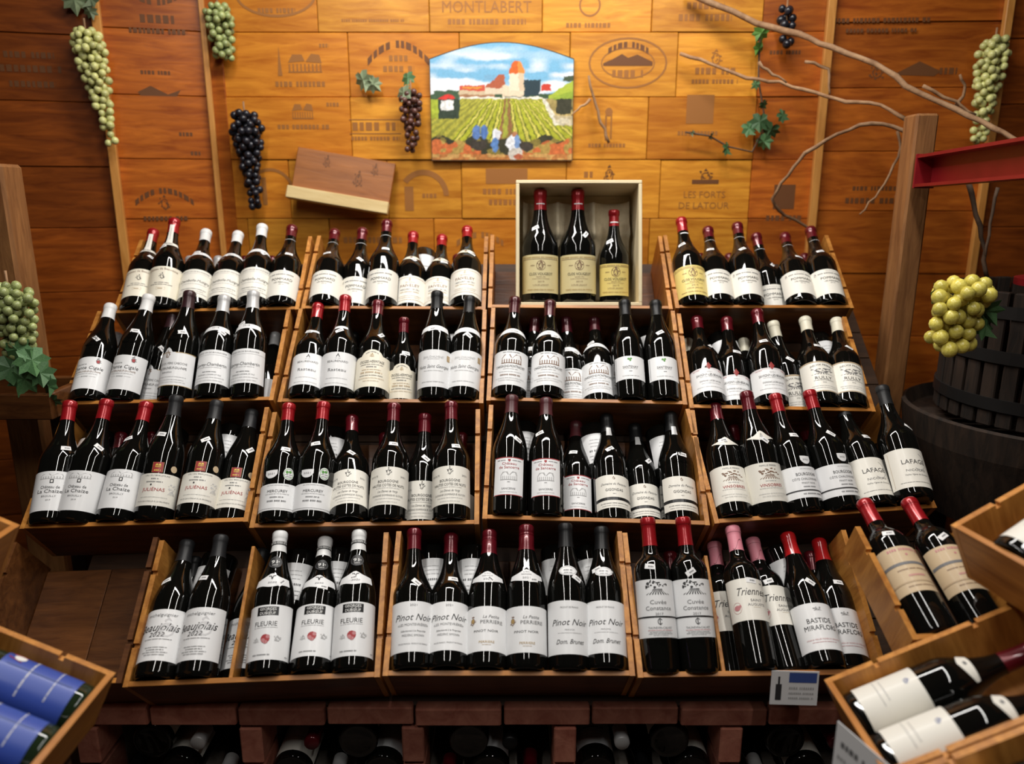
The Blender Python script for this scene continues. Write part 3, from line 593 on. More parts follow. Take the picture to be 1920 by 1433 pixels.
brand('triennes', 'bord', 'cap_pink', 'pink-capped bottle with script label and pink seal', .096, .186, 80, 'lab_ivory',
  lambda p: p.T('Triennes', 158, 17, 66, 'dark', .35, 4).D(176, 3, 8, 'grey', 32).T('SAINT', 138, 5.6, 24, 'grey', 0, 12).T('AUGUSTE', 129, 5.6, 38, 'grey', 0, 12).R(4, 20, 122.6, 123.1, 'tan').O(-30, 124, 10, 12, .6, 'pink', 16).E(-30, 124, 7.4, 6, 'pink', 8).E(-24, 127, 3.4, 3, 'pink', 6), capl=.060,
  extras=[('cap_print', 'cap_maroon', -.010, .010, lambda x: .275+.012*math.sin(x/.010*2.2)+.0005, lambda x: .275+.012*math.sin(x/.010*2.2)-.0005, None, .0011)])
brand('bastide', 'burgt', 'cap_wax', 'red wax-capped bottle with bold lettered white label', .030, .130, 82, 'lab_white',
  lambda p: p.tree(2, 117, 16, 8, 'grey', 4).T('BASTIDE', 92, 10.5, 50, 'black').T('MIRAFLORS', 77, 10.5, 68, 'black').T('SYRAH & VIEILLES VIGNES DE GRENACHE', 52, 3, 72, 'pink').D(46, 1.2, 50, 'pink'), capl=.058)
brand('tanbord', 'bord', 'cap_red', 'red-capped bottle with tan banded label', .078, .178, 84, 'lab_tan',
  lambda p: p.D(170, 5, 62, 'pink').E(0, 158, 2.4, 2.4, 'pink').R(-55, 55, 136, 142, 'grey').D(126, 2.4, 60, 'brown').D(112, 4, 30, 'pink').R(-55, 55, 98, 101, 'tan').D(90, 2, 50, 'brown'), capl=.060)
brand('bluelab', 'burgt', 'cap_grey', 'bottle with bright blue label', .022, .150, 84, 'lab_blue',
  lambda p: p.D(100, 2.6, 84, 'white').D(56, 2, 70, 'white').R(-1, 1, 30, 140, 'blue').E(20, 128, 9, 10, 'white', 10).P([(8, 122), (34, 122), (34, 142), (14, 146)], 'red').E(20, 126, 7, 6, 'white', 9), capl=.05, glass=M_GLASSB)
brand('creamlab', 'burg', 'cap_darkred', 'dark red-capped bottle with plain cream label', .018, .118, 84, 'lab_ivory',
  lambda p: p.crest(0, 100, 14, 10, 'blue', 4).D(62, 1.5, 40, 'pale').D(52, 1.4, 50, 'pale'),
  extras=[('neck_label', 'lab_ivory', -.034, .034, lambda x: .205-.002*(x/.03)**2, lambda x: .184+.012*abs(x)/.034, lambda p: p.E(0, 196, 4, 3, 'grey', 8), .0008)], capl=.064)
brand('yellowlab', 'burg', 'cap_red', 'red-capped bottle with pale yellow label', .020, .118, 84, 'lab_cream', lambda p: p.D(98, 8, 50, 'red').D(80, 3, 40, 'green').D(60, 3, 50, 'tan'), capl=.05)
brand('backlab', 'burg', 'cap_grey', 'bottle with white back label', .040, .130, 66, 'lab_white', lambda p: p.D(120, 2.4, 44, 'grey').D(110, 2, 50, 'grey').D(94, 5, 48, 'grey').D(80, 2, 40, 'pale').D(70, 1.6, 46, 'pale').D(60, 1.6, 40, 'pale'))
brand('plainred', 'burg', 'cap_darkred', 'dark red-capped bottle', .030, .110, 70, 'lab_ivory', None)
brand('plainwhite', 'burg', 'cap_grey', 'silver-capped bottle', .030, .110, 70, 'lab_white', None)
brand('plaincream', 'burg', 'cap_cream', 'cream-capped bottle', .030, .110, 70, 'lab_ivory', None)
brand('plainblack', 'burg', 'cap_black', 'black-capped bottle', .030, .110, 70, 'lab_white', None)
# price stickers, one small set for each bottle shape
_ST = {}
def sticker(shape, k):
    key = (shape, k)
    if key not in _ST:
        r = random.Random(k*7+1)
        L = PROF[shape][0]; zc = L*r.uniform(.56, .66); x = r.uniform(-.016, .020); a = r.uniform(-.8, .8) if k % 3 else r.uniform(-.15, .15)
        w, h = .0105, .0055; V = []; Fc = []
        for i in range(5):
            for j in range(3):
                u, v = -w+2*w*i/4, -h+2*h*j/2
                V.append((x+u*math.cos(a)-v*math.sin(a), zc+(u*math.sin(a)+v*math.cos(a))))
        for i in range(4):
            for j in range(2): q = i*3+j; Fc.append((q, q+3, q+4, q+1))
        st = mesh_of('price_sticker', wrap(shape, V, zc, .0012), Fc, MATS['sticker_white'], True)
        p = Print(); p.D(0, 3, 10, 'grey', 2)
        v, f = p.g['grey']; v = [(x+u*math.cos(a)-q*math.sin(a), zc+(u*math.sin(a)+q*math.cos(a))) for u, q, _ in v]
        _ST[key] = (st, mesh_of('digits', wrap(shape, v, zc, .0016), f, INK['grey']))
    return _ST[key]
NB = [0]
def bottle(key, M, label, group, st=None, spin=0., detail=True):
    b = BR[key]; NB[0] += 1
    t = empty('wine_bottle', M @ Matrix.Rotation(spin+b.spin, 4, 'Z'))
    obj('glass', glass_mesh(b.shape, b.glass), t)
    obj('capsule', cap_mesh(b.shape, b.cap, b.capl, b.screw), t)
    lb = obj('label', b.label[0], t)
    for me in b.label[1]: obj('lettering', me, lb)
    if detail:
        for nm, me, inks in b.extra:
            e = obj(nm, me, t)
            for q in inks: obj('lettering', q, e)
        if b.emboss:
            for q in b.embs: obj('embossing', q, t)
        if st is not None:
            s, d = sticker(b.shape, st); so = obj('price_sticker', s, t); obj('digits', d, so)
    tag(t, label, 'wine bottle', group)
    return t
def frame_from(axis, front, base):
    z = axis.normalized(); y = -(front-z*front.dot(z)).normalized(); x = y.cross(z)
    M = Matrix((x, y, z)).transposed().to_4x4(); M.translation = base; return M

# ---------------------------------------------------------------- the sloped display: crates lie on a 40 degree incline
DBG = False
INC = math.radians(40)
S_ = Vector((0, math.cos(INC), math.sin(INC))); N_ = Vector((0, -math.sin(INC), math.cos(INC)))
D0 = -1.58
SR = [1.403, 1.088, .748, .420]
CD, CH, TH = .155, .315, .010
def slope_pt(x, s, t): return O + RT*x + S_*s + N_*(D0+t)
TIER = ['top tier', 'second tier', 'third tier', 'bottom tier']
ORD = ['first', 'second', 'third', 'fourth', 'fifth', 'sixth', 'seventh', 'eighth']
def x_at(px, s, t):
    z = (slope_pt(0, s, t)-O).dot(FW); return (px-CX)*z/F_PX
_sidecache = {}
def side_mesh(H, depth, th, m):
    k = (round(H, 4), round(depth, 4), round(th, 4), m.name)
    if k not in _sidecache:
        nz = .0045; nd = .008
        yz = [(0, 0), (depth, 0), (depth, H), (0, H)]
        for q in (.76, .26): yz += [(0, q*H+nz), (nd, q*H+nz), (nd, q*H-nz), (0, q*H-nz)]
        n = len(yz); v = [(-th/2, a, b) for a, b in yz]+[(th/2, a, b) for a, b in yz]
        f = [tuple(range(n)), tuple(reversed(range(n, 2*n)))]+[((i+1) % n, i, n+i, n+(i+1) % n) for i in range(n)]
        bm = bmesh.new(); vs = [bm.verts.new(p) for p in v]
        for q in f: bm.faces.new([vs[i] for i in q])
        bmesh.ops.recalc_face_normals(bm, faces=bm.faces)
        me = bpy.data.meshes.new('side_panel'); bm.to_mesh(me); bm.free(); me.materials.append(m)
        _sidecache[k] = me
    return _sidecache[k]
def crate(M, w, H, depth, label, dividers=(), group='wooden wine crates on the display', top=False, th=.011, board=None, side=None):
    t = empty('wooden_crate', M); board = board or M_BOARD
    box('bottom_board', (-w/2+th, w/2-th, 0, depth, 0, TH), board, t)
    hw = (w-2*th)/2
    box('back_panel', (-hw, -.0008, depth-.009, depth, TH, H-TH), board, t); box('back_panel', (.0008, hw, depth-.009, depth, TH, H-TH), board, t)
    if top: box('top_board', (-hw, hw, .002, depth, H-TH, H), board, t)
    for s in (-1, 1): obj('side_panel', side_mesh(H, depth, th, side or M_CRATE_Y), t, Matrix.Translation((s*(w/2-th/2), 0, 0)))
    box('edge_strip', (-hw, hw, -.0012, .004, 0, TH+.0004), M_CRATE, t, .0006)
    for (dx, rot, h) in dividers:
        cbox('divider', (dx, depth*.45, TH+h/2), (.008, depth*.85, h), M_CRATE_Y, t, .001, Matrix.Rotation(rot, 4, 'Y'))
    tag(t, label, 'crate', group); return t
CRW = ['leftmost', 'second', 'third', 'rightmost']
CR = {}
def put_crate(row, k, xl, xr, rot, ds=0., word=None, dividers=(), label=None, side=None):
    s = SR[row]+ds; a, b = x_at(xl, s, 0), x_at(xr, s, 0); w = b-a-.002
    R = math.radians(rot)
    xa = RT*math.cos(R)+S_*math.sin(R); za = -RT*math.sin(R)+S_*math.cos(R)
    M = Matrix((xa, -N_, za)).transposed().to_4x4(); M.translation = slope_pt((a+b)/2, s, 0)
    o = crate(M, w, CH if row else .292, CD, label or 'open wooden wine crate full of bottles, %s crate of the %s' % (word, TIER[row]), dividers, side=side)
    CR[(row, k)] = (M, w, word); return o
put_crate(0, 0, 211, 560, 1.6, -.008, 'leftmost'); put_crate(0, 1, 563, 911, -.4, 0, 'second'); put_crate(0, 2, 914, 1262, -.6, .003, 'third', label='empty wooden crate behind the pale presentation box, top tier'); put_crate(0, 3, 1266, 1602, 0, .004, 'rightmost')
put_crate(1, 0, 115, 512, 1.6, 0, 'leftmost'); put_crate(1, 1, 519, 907, -.4, 0, 'second'); put_crate(1, 2, 911, 1289, -1.4, 0, 'third'); put_crate(1, 3, 1293, 1642, -1.4, -.022, 'rightmost')
put_crate(2, 0, 38, 464, 2.0, .002, 'leftmost'); put_crate(2, 1, 467, 899, 1.0, 0, 'second'); put_crate(2, 2, 903, 1331, -1.8, .010, 'third'); put_crate(2, 3, 1336, 1764, 4.4, .026, 'rightmost')
put_crate(3, 0, 231, 712, 2.2, -.012, 'left', dividers=[(-.045, math.radians(0), .285)]); put_crate(3, 1, 716, 1192, 0, 0, 'middle'); put_crate(3, 2, 1195, 1668, .8, 0, 'right', dividers=[(-.075, math.radians(1), .25)])
put_crate(3, 9, -80, 226, 2.2, -.020, 'empty', label='empty wooden crate left of the bottom tier', side=M_BOARD)

def slope_bottle(key, row, k, bx, t, tx=None, ty=None, label='', group=None, st=None, spin=0., inv=False, lean=0., size=1.):
    M, w, word = CR[(row, k)]; b = BR[key]; L = b.L*size
    zb = TH+.0005 if not inv else CH-.002
    lo, hi = -w, w
    for _ in range(40):
        m = (lo+hi)/2; p = M @ Vector((m, -t, zb))
        if proj(p)[0] < bx: lo = m
        else: hi = m
    r = b_r = PROF[b.shape][1][3][0]
    m = max(-w/2+.012+r, min(w/2-.012-r, m))
    base = M @ Vector((m, -t, zb))
    za = (M.to_3x3() @ Vector((0, 0, 1)))
    xa = (M.to_3x3() @ Vector((1, 0, 0)))
    if inv:
        d = -za*math.cos(lean)+xa*math.sin(lean)
    elif tx is None:
        d = za
    else:
        u = ray(tx, ty).normalized(); q = base-O
        if ty is None: pass
        bb = u.dot(q); disc_ = bb*bb-(q.length_squared-L*L)
        cand = [bb] if disc_ < 0 else [bb+math.sqrt(disc_), bb-math.sqrt(disc_)]
        best = max(cand, key=lambda l: (u*l-q).dot(S_))
        d = (u*best-q).normalized()
        if DBG: print("DN", key, row, round(d.dot(N_),3), round(d.dot(RT),3), [round(v) for v in proj(base)[:2]], disc_<0)
        dn = max(-.10, min(.26, d.dot(N_))); dx = max(-.20, min(.20, d.dot(RT)))
        d = (S_*math.sqrt(max(.1, 1-dn*dn-dx*dx))+N_*dn+RT*dx).normalized()
    return bottle(key, frame_from(d, N_, base) @ Matrix.Scale(size, 4), label, group, st, spin)

F, MD, R_ = -.018, -.050, -.088
FRONT = {
 (0,0): [('beaucastel',250,F,288,434),('beaucastel',303,F,327.5,413.5),('chambolle',360,F,387,435),('chambolle',417,F,447,439),('chambolle',474,F,492,425),('pommard',531,F,548,427)],
 (0,1): [('pommard',607,F,628,435),('pommard',664,MD,680,432),('pommard',714,F,726,417),('faiveley',768,MD,775,439),('faiveley',821,MD,829,445),('faiveley',873,F,876,429)],
 (0,3): [('closvougeot',1293,F,1277,412),('pommard',1349,F,1327,430),('pommard',1404,F,1382,422),('pommard',1454,R_,1417,441),('pommard',1503,F,1471,442),('pommard',1565,F,1519,430)],
 (1,0): [('chante',159,F,208,574),('chante',229,F,280,556),('caboche',281,R_,326.5,588),('caboche',326.5,F,356,549),('gevrey',395,F,421,557.5),('gevrey',462,F,475.5,549)],
 (1,1): [('beaurenard',571,F,597,573),('beaurenard',630,F,648,557.5),('crozes',695.6,F,709,567.5),('crozesm',751,MD,756,593),('nuits',813,F,819.5,547.5),('nuits',875,F,881.5,559)],
 (1,2): [('chassagne',952,F,966,561),('chassagne',990,R_,1004,598),('chassagne',1025.5,F,1031.5,567.5),('chassagne',1074,R_,1061,598),('chassagne',1124,MD,1114,598),('santenay',1183,F,1171,566),('santenay',1253,F,1229,567)],
 (1,3): [('savigny',1327,F,1306,598),('savigny',1380,MD,1362,599),('savigny',1447,F,1419,584),('rully',1496,R_,1449,606),('rully',1544,F,1509,599),('rully',1608,F,1568,601)],
 (2,0): [('chaize',69,F,132,755),('chaize',141,F,201,752),('chaize',216,F,275,757),('julienas',286,F,331.5,745),('julienas',363,F,407,755),('julienas',430,MD,473,772)],
 (2,1): [('mercurey',506,F,542,760),('mercurey',582,F,607,757),('hcn',654,F,660.5,784),('hcn',726,F,739,760),('hcn',788,R_,797,779),('hcn',846,F,846,757)],
 (2,2): [('sancerre',952,F,960,745),('sancerre',1024,F,1024,750),('sancerre',1082,R_,1080,794),('gigondas',1151,MD,1137,782),('gigondas',1212,R_,1190,800),('gigondas',1281,MD,1257,778)],
 (2,3): [('vinsobres',1377,F,1340,760),('vinsobres',1446,F,1399,737),('bourgogne',1511,F,1452.5,742),('bourgogne',1581,F,1517,735),('lafage',1648,F,1573,749),('lafage',1728,.012,1653,727)],
 (3,0): [('beaujolais',290,F,352,1017),('beaujolais',367,F,415,1007),('beaujolais',446,R_,494,1033),('fleurie',499,F,526,1000),('fleurie',581,F,611,1013),('fleurie',659,F,674,998)],
 (3,1): [('montev',759,F,777,995),('montev',838,F,846,1005),('perriere',911.6,F,918,998),('perriere',987,F,987,988),('brunet',1067,F,1060,985),('brunet',1148,F,1127.6,991.5)],
 (3,2): [('cuvee',1237,F,1214,973),('cuvee',1313,F,1280,972),('triennes',1375,R_,1339,1020),('triennes',1424,F,1373,990),('triennes',1484,MD,1407,1020),('bastide',1550,F,1476,1003),('bastide',1615,MD,1530.5,1022)],
}
stk = 0
for (row, k), lst in FRONT.items():
    word = CR[(row, k)][2]
    for i, (key, bx, t, tx, ty) in enumerate(lst):
        stk += 1
        lab = '%s, %s in %s crate, %s' % (BR[key].desc, ORD[i], word, TIER[row])
        sp_ = random.uniform(-.07, .07)
        if bx < 900 and key not in ('chante', 'beaujolais', 'caboche', 'gevrey'): sp_ += .5*math.atan((960-bx)/F_PX)
        slope_bottle(key, row, k, bx, t, tx, ty, lab, 'bottles standing at the front of the crates', stk % 11, sp_)
# the layer behind: some upright (only the capsule shows), some upside down
REAR = {
 (0,0): [('plainwhite',345,357),('plainwhite',400,410),('plainred',452,459),('plainred',505,511)],
 (0,1): [('i',795,.06),('plainred',853,858)],
 (0,3): [('plainred',1325,1313),('plainred',1382,1367),('plainred',1535,1508)],
 (1,0): [('plainwhite',190,219),('plainwhite',362,387),('i',440,-.1),('plainwhite',499,517)],
 (1,1): [('plainblack',650,664),('plainblack',793,799),('i',858,-.08)],
 (1,2): [('i',950,-.10),('plainblack',1165,1155),('i',1210,.12)],
 (1,3): [('plaincream',1305,1289),('plaincream',1410,1394),('i',1350,.12),('i',1560,.15)],
 (2,0): [('i',158,-.14),('plainred',190,228),('plainred',252,286),('i',325,-.05),('i',440,-.1)],
 (2,1): [('i',625,.06),('plainred',712,722),('plainred',862,866)],
 (2,2): [('i',980,.05),('i',1112,.08),('i',1238,.1)],
 (2,3): [('plainred',1410,1375),('plainred',1570,1506),('plainred',1712,1647)],
 (3,0): [('plainblack',315,365),('i',415,-.12),('i',566,-.06),('i',644,-.08)],
 (3,1): [('i',808,.10),('i',892,-.04),('i',1046,-.03),('i',1105,.06)],
 (3,2): [('plainred',1278,1256),('i',1455,.2),('plainred',1565,1519)],
}
for (row, k), lst in REAR.items():
    word = CR[(row, k)][2]; nu = ni = 0
    for q in lst:
        if q[0] == 'i':
            lab = 'upside-down bottle with white label, %s at back of %s crate, %s' % (ORD[ni], word, TIER[row]); ni += 1
            slope_bottle('backlab', row, k, q[1], -.1, label=lab, group='bottles lying upside down at the back of the crates', inv=True, lean=q[2], size=.94)
        else:
            lab = '%s half hidden behind, %s such in %s crate, %s' % (BR[q[0]].desc, ORD[nu], word, TIER[row]); nu += 1
            M = CR[(row, k)][0]; L = BR[q[0]].L*.94
            top = M @ Vector((0, .1, TH+L)); ty = proj(top)[1]
            slope_bottle(q[0], row, k, q[1], -.1, q[2], ty, lab, 'upright bottles at the back of the crates', size=.94)

# the sloping rack the crates rest on
rk = empty('display_rack', Matrix.Translation((0, 1.6, 0)))
xa_, xb_ = -1.02, 1.04
for i in range(14):
    s0 = .40+i*.0955
    v, f = box_vf(xa_, xb_, 0, .012, 0, .093, .001)
    M = Matrix((RT, -N_, S_)).transposed().to_4x4(); M.translation = slope_pt(0, s0, -CD-.002)-Vector((0, 1.6, 0))
    obj('rack_board', mesh_of('rack_board', v, f, M_RACK), rk, M)
for x in (-.98, -.35, .35, .98):
    p0 = slope_pt(x, .42, -CD-.016); p1 = slope_pt(x, 1.72, -CD-.016)
    M = Matrix((RT, -N_, S_)).transposed().to_4x4(); M.translation = p0-Vector((0, 1.6, 0))
    box('rack_rail', (-.02, .02, 0, .05, 0, 1.28), M_RACK, rk, .001, M)
    cbox('rack_leg', (x, p1.y-1.6+.0, (p1.z-.08)/2), (.045, .045, p1.z-.08), M_RACK, rk)
tag(rk, 'dark sloping wooden rack under the stacked wine crates', 'rack')

# ---------------------------------------------------------------- pale presentation box with three bottles
EL = math.radians(76)
bu = Vector((0, math.cos(EL), math.sin(EL))); bb_ = Vector((0, math.sin(EL), -math.cos(EL)))
bxx = x_at(1086, SR[0]+TH, -.004)
MB_ = Matrix((RT, bb_, bu)).transposed().to_4x4(); MB_.translation = slope_pt(bxx, SR[0]+TH+.006, -.004)
pb = empty('presentation_box', MB_)
BW, BH, BD, BT = .353, .352, .150, .010
box('bottom_board', (-BW/2, BW/2, 0, BD, 0, BT), M_PALE, pb); box('top_board', (-BW/2, BW/2, 0, BD, BH-BT, BH), M_PALE, pb)
for s in (-1, 1):
    a, b = (-BW/2, -BW/2+BT) if s < 0 else (BW/2-BT, BW/2)
    box('side_panel', (a, b, 0, BD, BT, BH-BT), M_PALE_Z, pb)
box('back_panel', (-BW/2+BT, BW/2-BT, BD-.006, BD, BT, BH-BT), M_PALE, pb)
V = []; Fc = []; nx, nz = 61, 40
for j in range(nz+1):
    z = .03+.285*j/nz
    for i in range(nx+1):
        u = i/nx; x = -.155+.31*u; c = (u*3) % 1.0*2-1
        fin = 1-math.sqrt(max(0, 1-c*c*.995))
        up_ = 1.0 if z > .215 else .72
        flare = math.exp(-((z-.222)/.020)**2)
        y = BD-.010-.042*fin*up_-.014*flare*(.4+abs(c))-.004
        V.append((x, y, z))
for j in range(nz):
    for i in range(nx):
        a = j*(nx+1)+i; Fc.append((a, a+1, a+nx+2, a+nx+1))
obj('pulp_tray', mesh_of('pulp_tray', V, Fc, noisy('moulded_pulp', (.55, .46, .30), (.70, .60, .42), (1, 1, 1), 40, .85, .3), True), pb)
tag(pb, 'open pale pine box standing upright with moulded tray inside', 'box')
for key, px, lab in (('closmag', 1015, 'large red-capped bottle with pale gold label, left in the pale box'), ('closmag', 1087, 'large red-capped bottle with pale gold label, middle of the pale box'), ('closmini', 1156, 'smaller red-capped bottle with yellow label, right in the pale box')):
    p = MB_ @ Vector(((px-1086)/668.0, .056, BT+.0005))
    bottle(key, frame_from(bu, -bb_, p), lab, 'bottles in the pale box', 2 if px != 1087 else 5)

# ---------------------------------------------------------------- painted vineyard picture on the wall
_vn = {}
def vnoise(x, y):
    i, j = math.floor(x), math.floor(y); a, b = x-i, y-j; a = a*a*(3-2*a); b = b*b*(3-2*b)
    def g(p, q):
        if (p, q) not in _vn: _vn[(p, q)] = random.Random(p*7919+q*104729).random()
        return _vn[(p, q)]
    return (g(i, j)*(1-a)+g(i+1, j)*a)*(1-b)+(g(i, j+1)*(1-a)+g(i+1, j+1)*a)*b
def paint(u, v, r):
    c = paint0(u+.012*(vnoise(u*38, v*38)-.5), v+.014*(vnoise(u*40+50, v*40)-.5), r)
    k = .75+.5*vnoise(u*70, v*55+9)
    return tuple(q*k for q in c) if v < .56 else c
def paint0(u, v, r):
    n = vnoise(u*24, v*24)*2-1
    def hit(u0, u1, v0, v1): return u0 <= u+.004*n <= u1 and v0 <= v+.004*n <= v1
    if v < .53:
        vx, vy = .54, .72
        a = (u-vx)/(vy-v)
        st = math.sin(a*40)
        c = (.44, .46, .04) if st > .15 else ((.10, .13, .02) if st > -.6 else (.66, .60, .12))
        if abs(a+.02) < .10: c = (.30, .15, .06) if math.sin(a*44) > 0 else (.38, .40, .06)
        if a < -.75: c = (.45, .42, .06) if st > -.2 else (.3, .3, .05)
        d = (u-.78)-(.53-v)*.42
        if d > 0 and v > .30:
            c = (.80, .76, .64) if d < .03 else ((.55, .42, .16) if v < .42 else (.36, .28, .10))
            if hit(.88, .99, .40, .58): c = (.05, .05, .03)
            if v < .385 and d > .02: c = (.66, .60, .44) if n > 0 else (.55, .46, .28)
        if u < .20 and v > .36:
            c = (.42, .50, .05) if u < .05 else (.04, .06, .04)
            if hit(.07, .16, .43, .52): c = (.85, .85, .82)
        if v < .19+.03*math.sin(u*25): c = (.05, .05, .03) if n > -.3 else (.25, .20, .05)
        if v < .12+.05*abs(u-.5)*2+.02*math.sin(u*40) and (u < .35 or u > .62): c = (.60, .16, .05) if n > -.2 else (.45, .30, .08)
        if v < .05: c = (.50, .20, .06) if n > 0 else (.62, .36, .12)
        for (pu, pv, w, h, cc) in ((.32, .24, .03, .06, (.12, .22, .50)), (.375, .25, .03, .06, (.10, .20, .48)), (.46, .22, .032, .05, (.82, .84, .88)), (.45, .13, .026, .07, (.12, .25, .55)), (.33, .13, .06, .05, (.06, .05, .04)),
                                   (.58, .15, .05, .07, (.80, .82, .86)), (.61, .16, .02, .06, (.20, .32, .58)), (.60, .05, .05, .05, (.60, .56, .50)), (.62, .03, .03, .03, (.45, .12, .06)), (.68, .12, .05, .05, (.06, .05, .04)), (.59, .23, .02, .02, (.45, .2, .1))):
            if ((u-pu)/w)**2+((v-pv)/h)**2 < 1+.4*n: c = cc
        return c
    q = .6*vnoise(u*3.2+v*2, v*11)+.4*vnoise(u*8, v*26+3)
    q = max(0, min(1, (q-.30)/.28)); q *= max(.15, min(1, (1.02-v)/.16))
    c = (.20+.66*q, .47+.42*q, .70+.23*q)
    if hit(.0, 1, .53, .575): c = (.05, .10, .05)
    if hit(.02, .2, .53, .60): c = (.06, .11, .06)
    if u > .83 and v < .56+(u-.83)*.75: c = (.42, .52, .06) if v > .53+(u-.83)*.4 else (.30, .42, .05)
    if u > .93 and v < .72 and v > .68: c = (.06, .09, .05)
    if hit(.65, .77, .555, .69): c = (.03, .055, .07)
    if hit(.78, .845, .60, .655): c = (.60, .06, .04)
    if hit(.20, .38, .60, .645): c = (.62, .10, .06)
    if hit(.22, .36, .615, .63): c = (.72, .32, .06)
    if hit(.20, .45, .53, .60): c = (.40, .20, .10) if v < .565 else (.66, .52, .34)
    if hit(.38, .50, .57, .63): c = (.74, .62, .46)
    if v > .62 and v < .62+(u-.37)*1.0 and .39 < u < .52 and v < .735: c = (.45, .12, .06)
    if hit(.37, .45, .69, .73): c = (.20, .42, .62)
    if hit(.50, .65, .55, .64): c = (.80, .66, .48)
    if hit(.555, .655, .60, .76): c = (.86, .74, .56) if u < .62 else (.72, .55, .38)
    if .745 < v < .845 and abs(u-.605) < .052*(1-max(0, (v-.79)/.09)): c = (.66, .14, .03) if u < .61 else (.80, .28, .06)
    if hit(.20, .78, .515, .545): c = (.86, .82, .72)
    if hit(.05, .18, .53, .565) and v < .53+.05*(1-abs(u-.115)/.065): c = (.70, .05, .04)
    return c
pl = at(808, 200, WY-.03); pr = at(1074, 200, WY-.03); zb_ = at(940, 300, WY-.03).z; zs_ = at(940, 116, WY-.03).z; zt_ = at(940, 80, WY-.03).z
Wp = pr.x-pl.x
vp = empty('vineyard_painting', Matrix.Translation(((pl.x+pr.x)/2, WY-.016, zb_)))
nx, nz = 190, 150; V = []; Fc = []; colr = []
rnd = random.Random(2)
for i in range(nx+1):
    u = i/nx; zt = zs_-zb_+(zt_-zs_)*math.sin(PI*(.04+.92*u))
    for j in range(nz+1):
        v = j/nz*zt/(zt_-zb_); V.append(((u-.5)*Wp, -.0125, v*(zt_-zb_)))
        c = paint(u, v, rnd); k = rnd.uniform(.9, 1.1); colr.append((c[0]*k, c[1]*k, c[2]*k, 1))
for i in range(nx):
    for j in range(nz):
        a = i*(nz+1)+j; Fc.append((a, a+nz+1, a+nz+2, a+1))
pm = bpy.data.materials.new('painted_tile'); pm.use_nodes = True
ca = pm.node_tree.nodes.new('ShaderNodeVertexColor'); ca.layer_name = 'paint'
pm.node_tree.links.new(ca.outputs[0], pm.node_tree.nodes['Principled BSDF'].inputs['Base Color'])
pm.node_tree.nodes['Principled BSDF'].inputs['Roughness'].default_value = .35
me = mesh_of('picture', V, Fc, pm)
at_ = me.color_attributes.new('paint', 'FLOAT_COLOR', 'POINT')
for i, c in enumerate(colr): at_.data[i].color = c
obj('picture', me, vp)
poly = [(-Wp/2-.002, -.002), (Wp/2+.002, -.002)]+[(Wp/2*(1-2*k/20)*1.008, zs_-zb_+(zt_-zs_)*math.sin(PI*(.04+.92*(1-k/20)))+.003) for k in range(21)]
v, f = prism_vf(poly, -.012, 0)
obj('slab', mesh_of('slab', v, f, mat('dark_tile_edge', (.05, .035, .02), .5)), vp)
tag(vp, 'arched painting of vineyard rows with red-roofed tower on the wall', 'painting')

# brown crate lid with pale edge hanging askew on the wall
c = at(644, 338, WY-.05); lid = empty('crate_lid', Matrix.Translation(c) @ Matrix.Rotation(math.radians(9.5), 4, 'Y') @ Matrix.Rotation(math.radians(-14), 4, 'X'))
cbox('board', (0, 0, .015), (.325, .016, .135), wood('lid_wood', (.22, .07, .014), (.36, .125, .026), GX, .1), lid, .002)
cbox('edge_batten', (-.004, -.012, -.072), (.335, .032, .040), wood('batten_pine', (.62, .44, .18), (.78, .60, .30), GX, .05), lid, .002)
for m_ in ((-.06, .03, .03), (.05, -.01, .04), (.1, .03, .03)):
    p = Print(1.0); p.crest(m_[0], m_[1]+.02, m_[2], m_[2]*1.4, 'stampd', 3)
    for me in p.flat_meshes('stamp', -.0088): obj('stamp', me, lid)
tag(lid, 'brown crate lid with pale lower edge hanging askew on the wall', 'crate lid')

# ---------------------------------------------------------------- grapes, leaves, dry branches
_gm = {}
def grape_mesh(m):
    if m.name not in _gm:
        bm = bmesh.new(); bmesh.ops.create_icosphere(bm, subdivisions=2, radius=1); me = bpy.data.meshes.new('grape'); bm.to_mesh(me); bm.free()
        for p in me.polygons: p.use_smooth = True
        me.materials.append(m); _gm[m.name] = me
    return _gm[m.name]
def vary_mat(name, c1, c2, rough=.3):
    return noisy(name, c1, c2, (1, 1, 1), 3.0, rough, 0, 2, .22, .5)
M_GRN = vary_mat('green_grape', (.52, .54, .16), (.74, .72, .34)); M_DGRN = vary_mat('dull_green_grape', (.24, .30, .10), (.44, .48, .20)); M_BLK = vary_mat('black_grape', (.008, .008, .012), (.022, .022, .030), .28)
M_PUR = vary_mat('brown_grape', (.06, .022, .018), (.14, .06, .045)); M_YEL = vary_mat('yellow_grape', (.55, .46, .06), (.75, .66, .16))
M_LEAF = noisy('vine_leaf_green', (.035, .10, .035), (.10, .22, .08), (1, 1, 1), 30, .55, .2, 4, .3); M_LEAFP = noisy('vine_leaf_grey', (.13, .18, .10), (.26, .32, .18), (1, 1, 1), 30, .6, .2, 4, .2)
M_LEAFB = noisy('vine_leaf_bright', (.08, .22, .03), (.16, .36, .07), (1, 1, 1), 30, .55, .2, 4, .2)
M_TWIG = noisy('dry_twig', (.22, .11, .05), (.42, .25, .13), (1, 1, 1), 30, .8, .3, 4, .2); M_TWIGD = noisy('dark_twig', (.06, .035, .02), (.12, .07, .04), (1, 1, 1), 30, .8, .3)
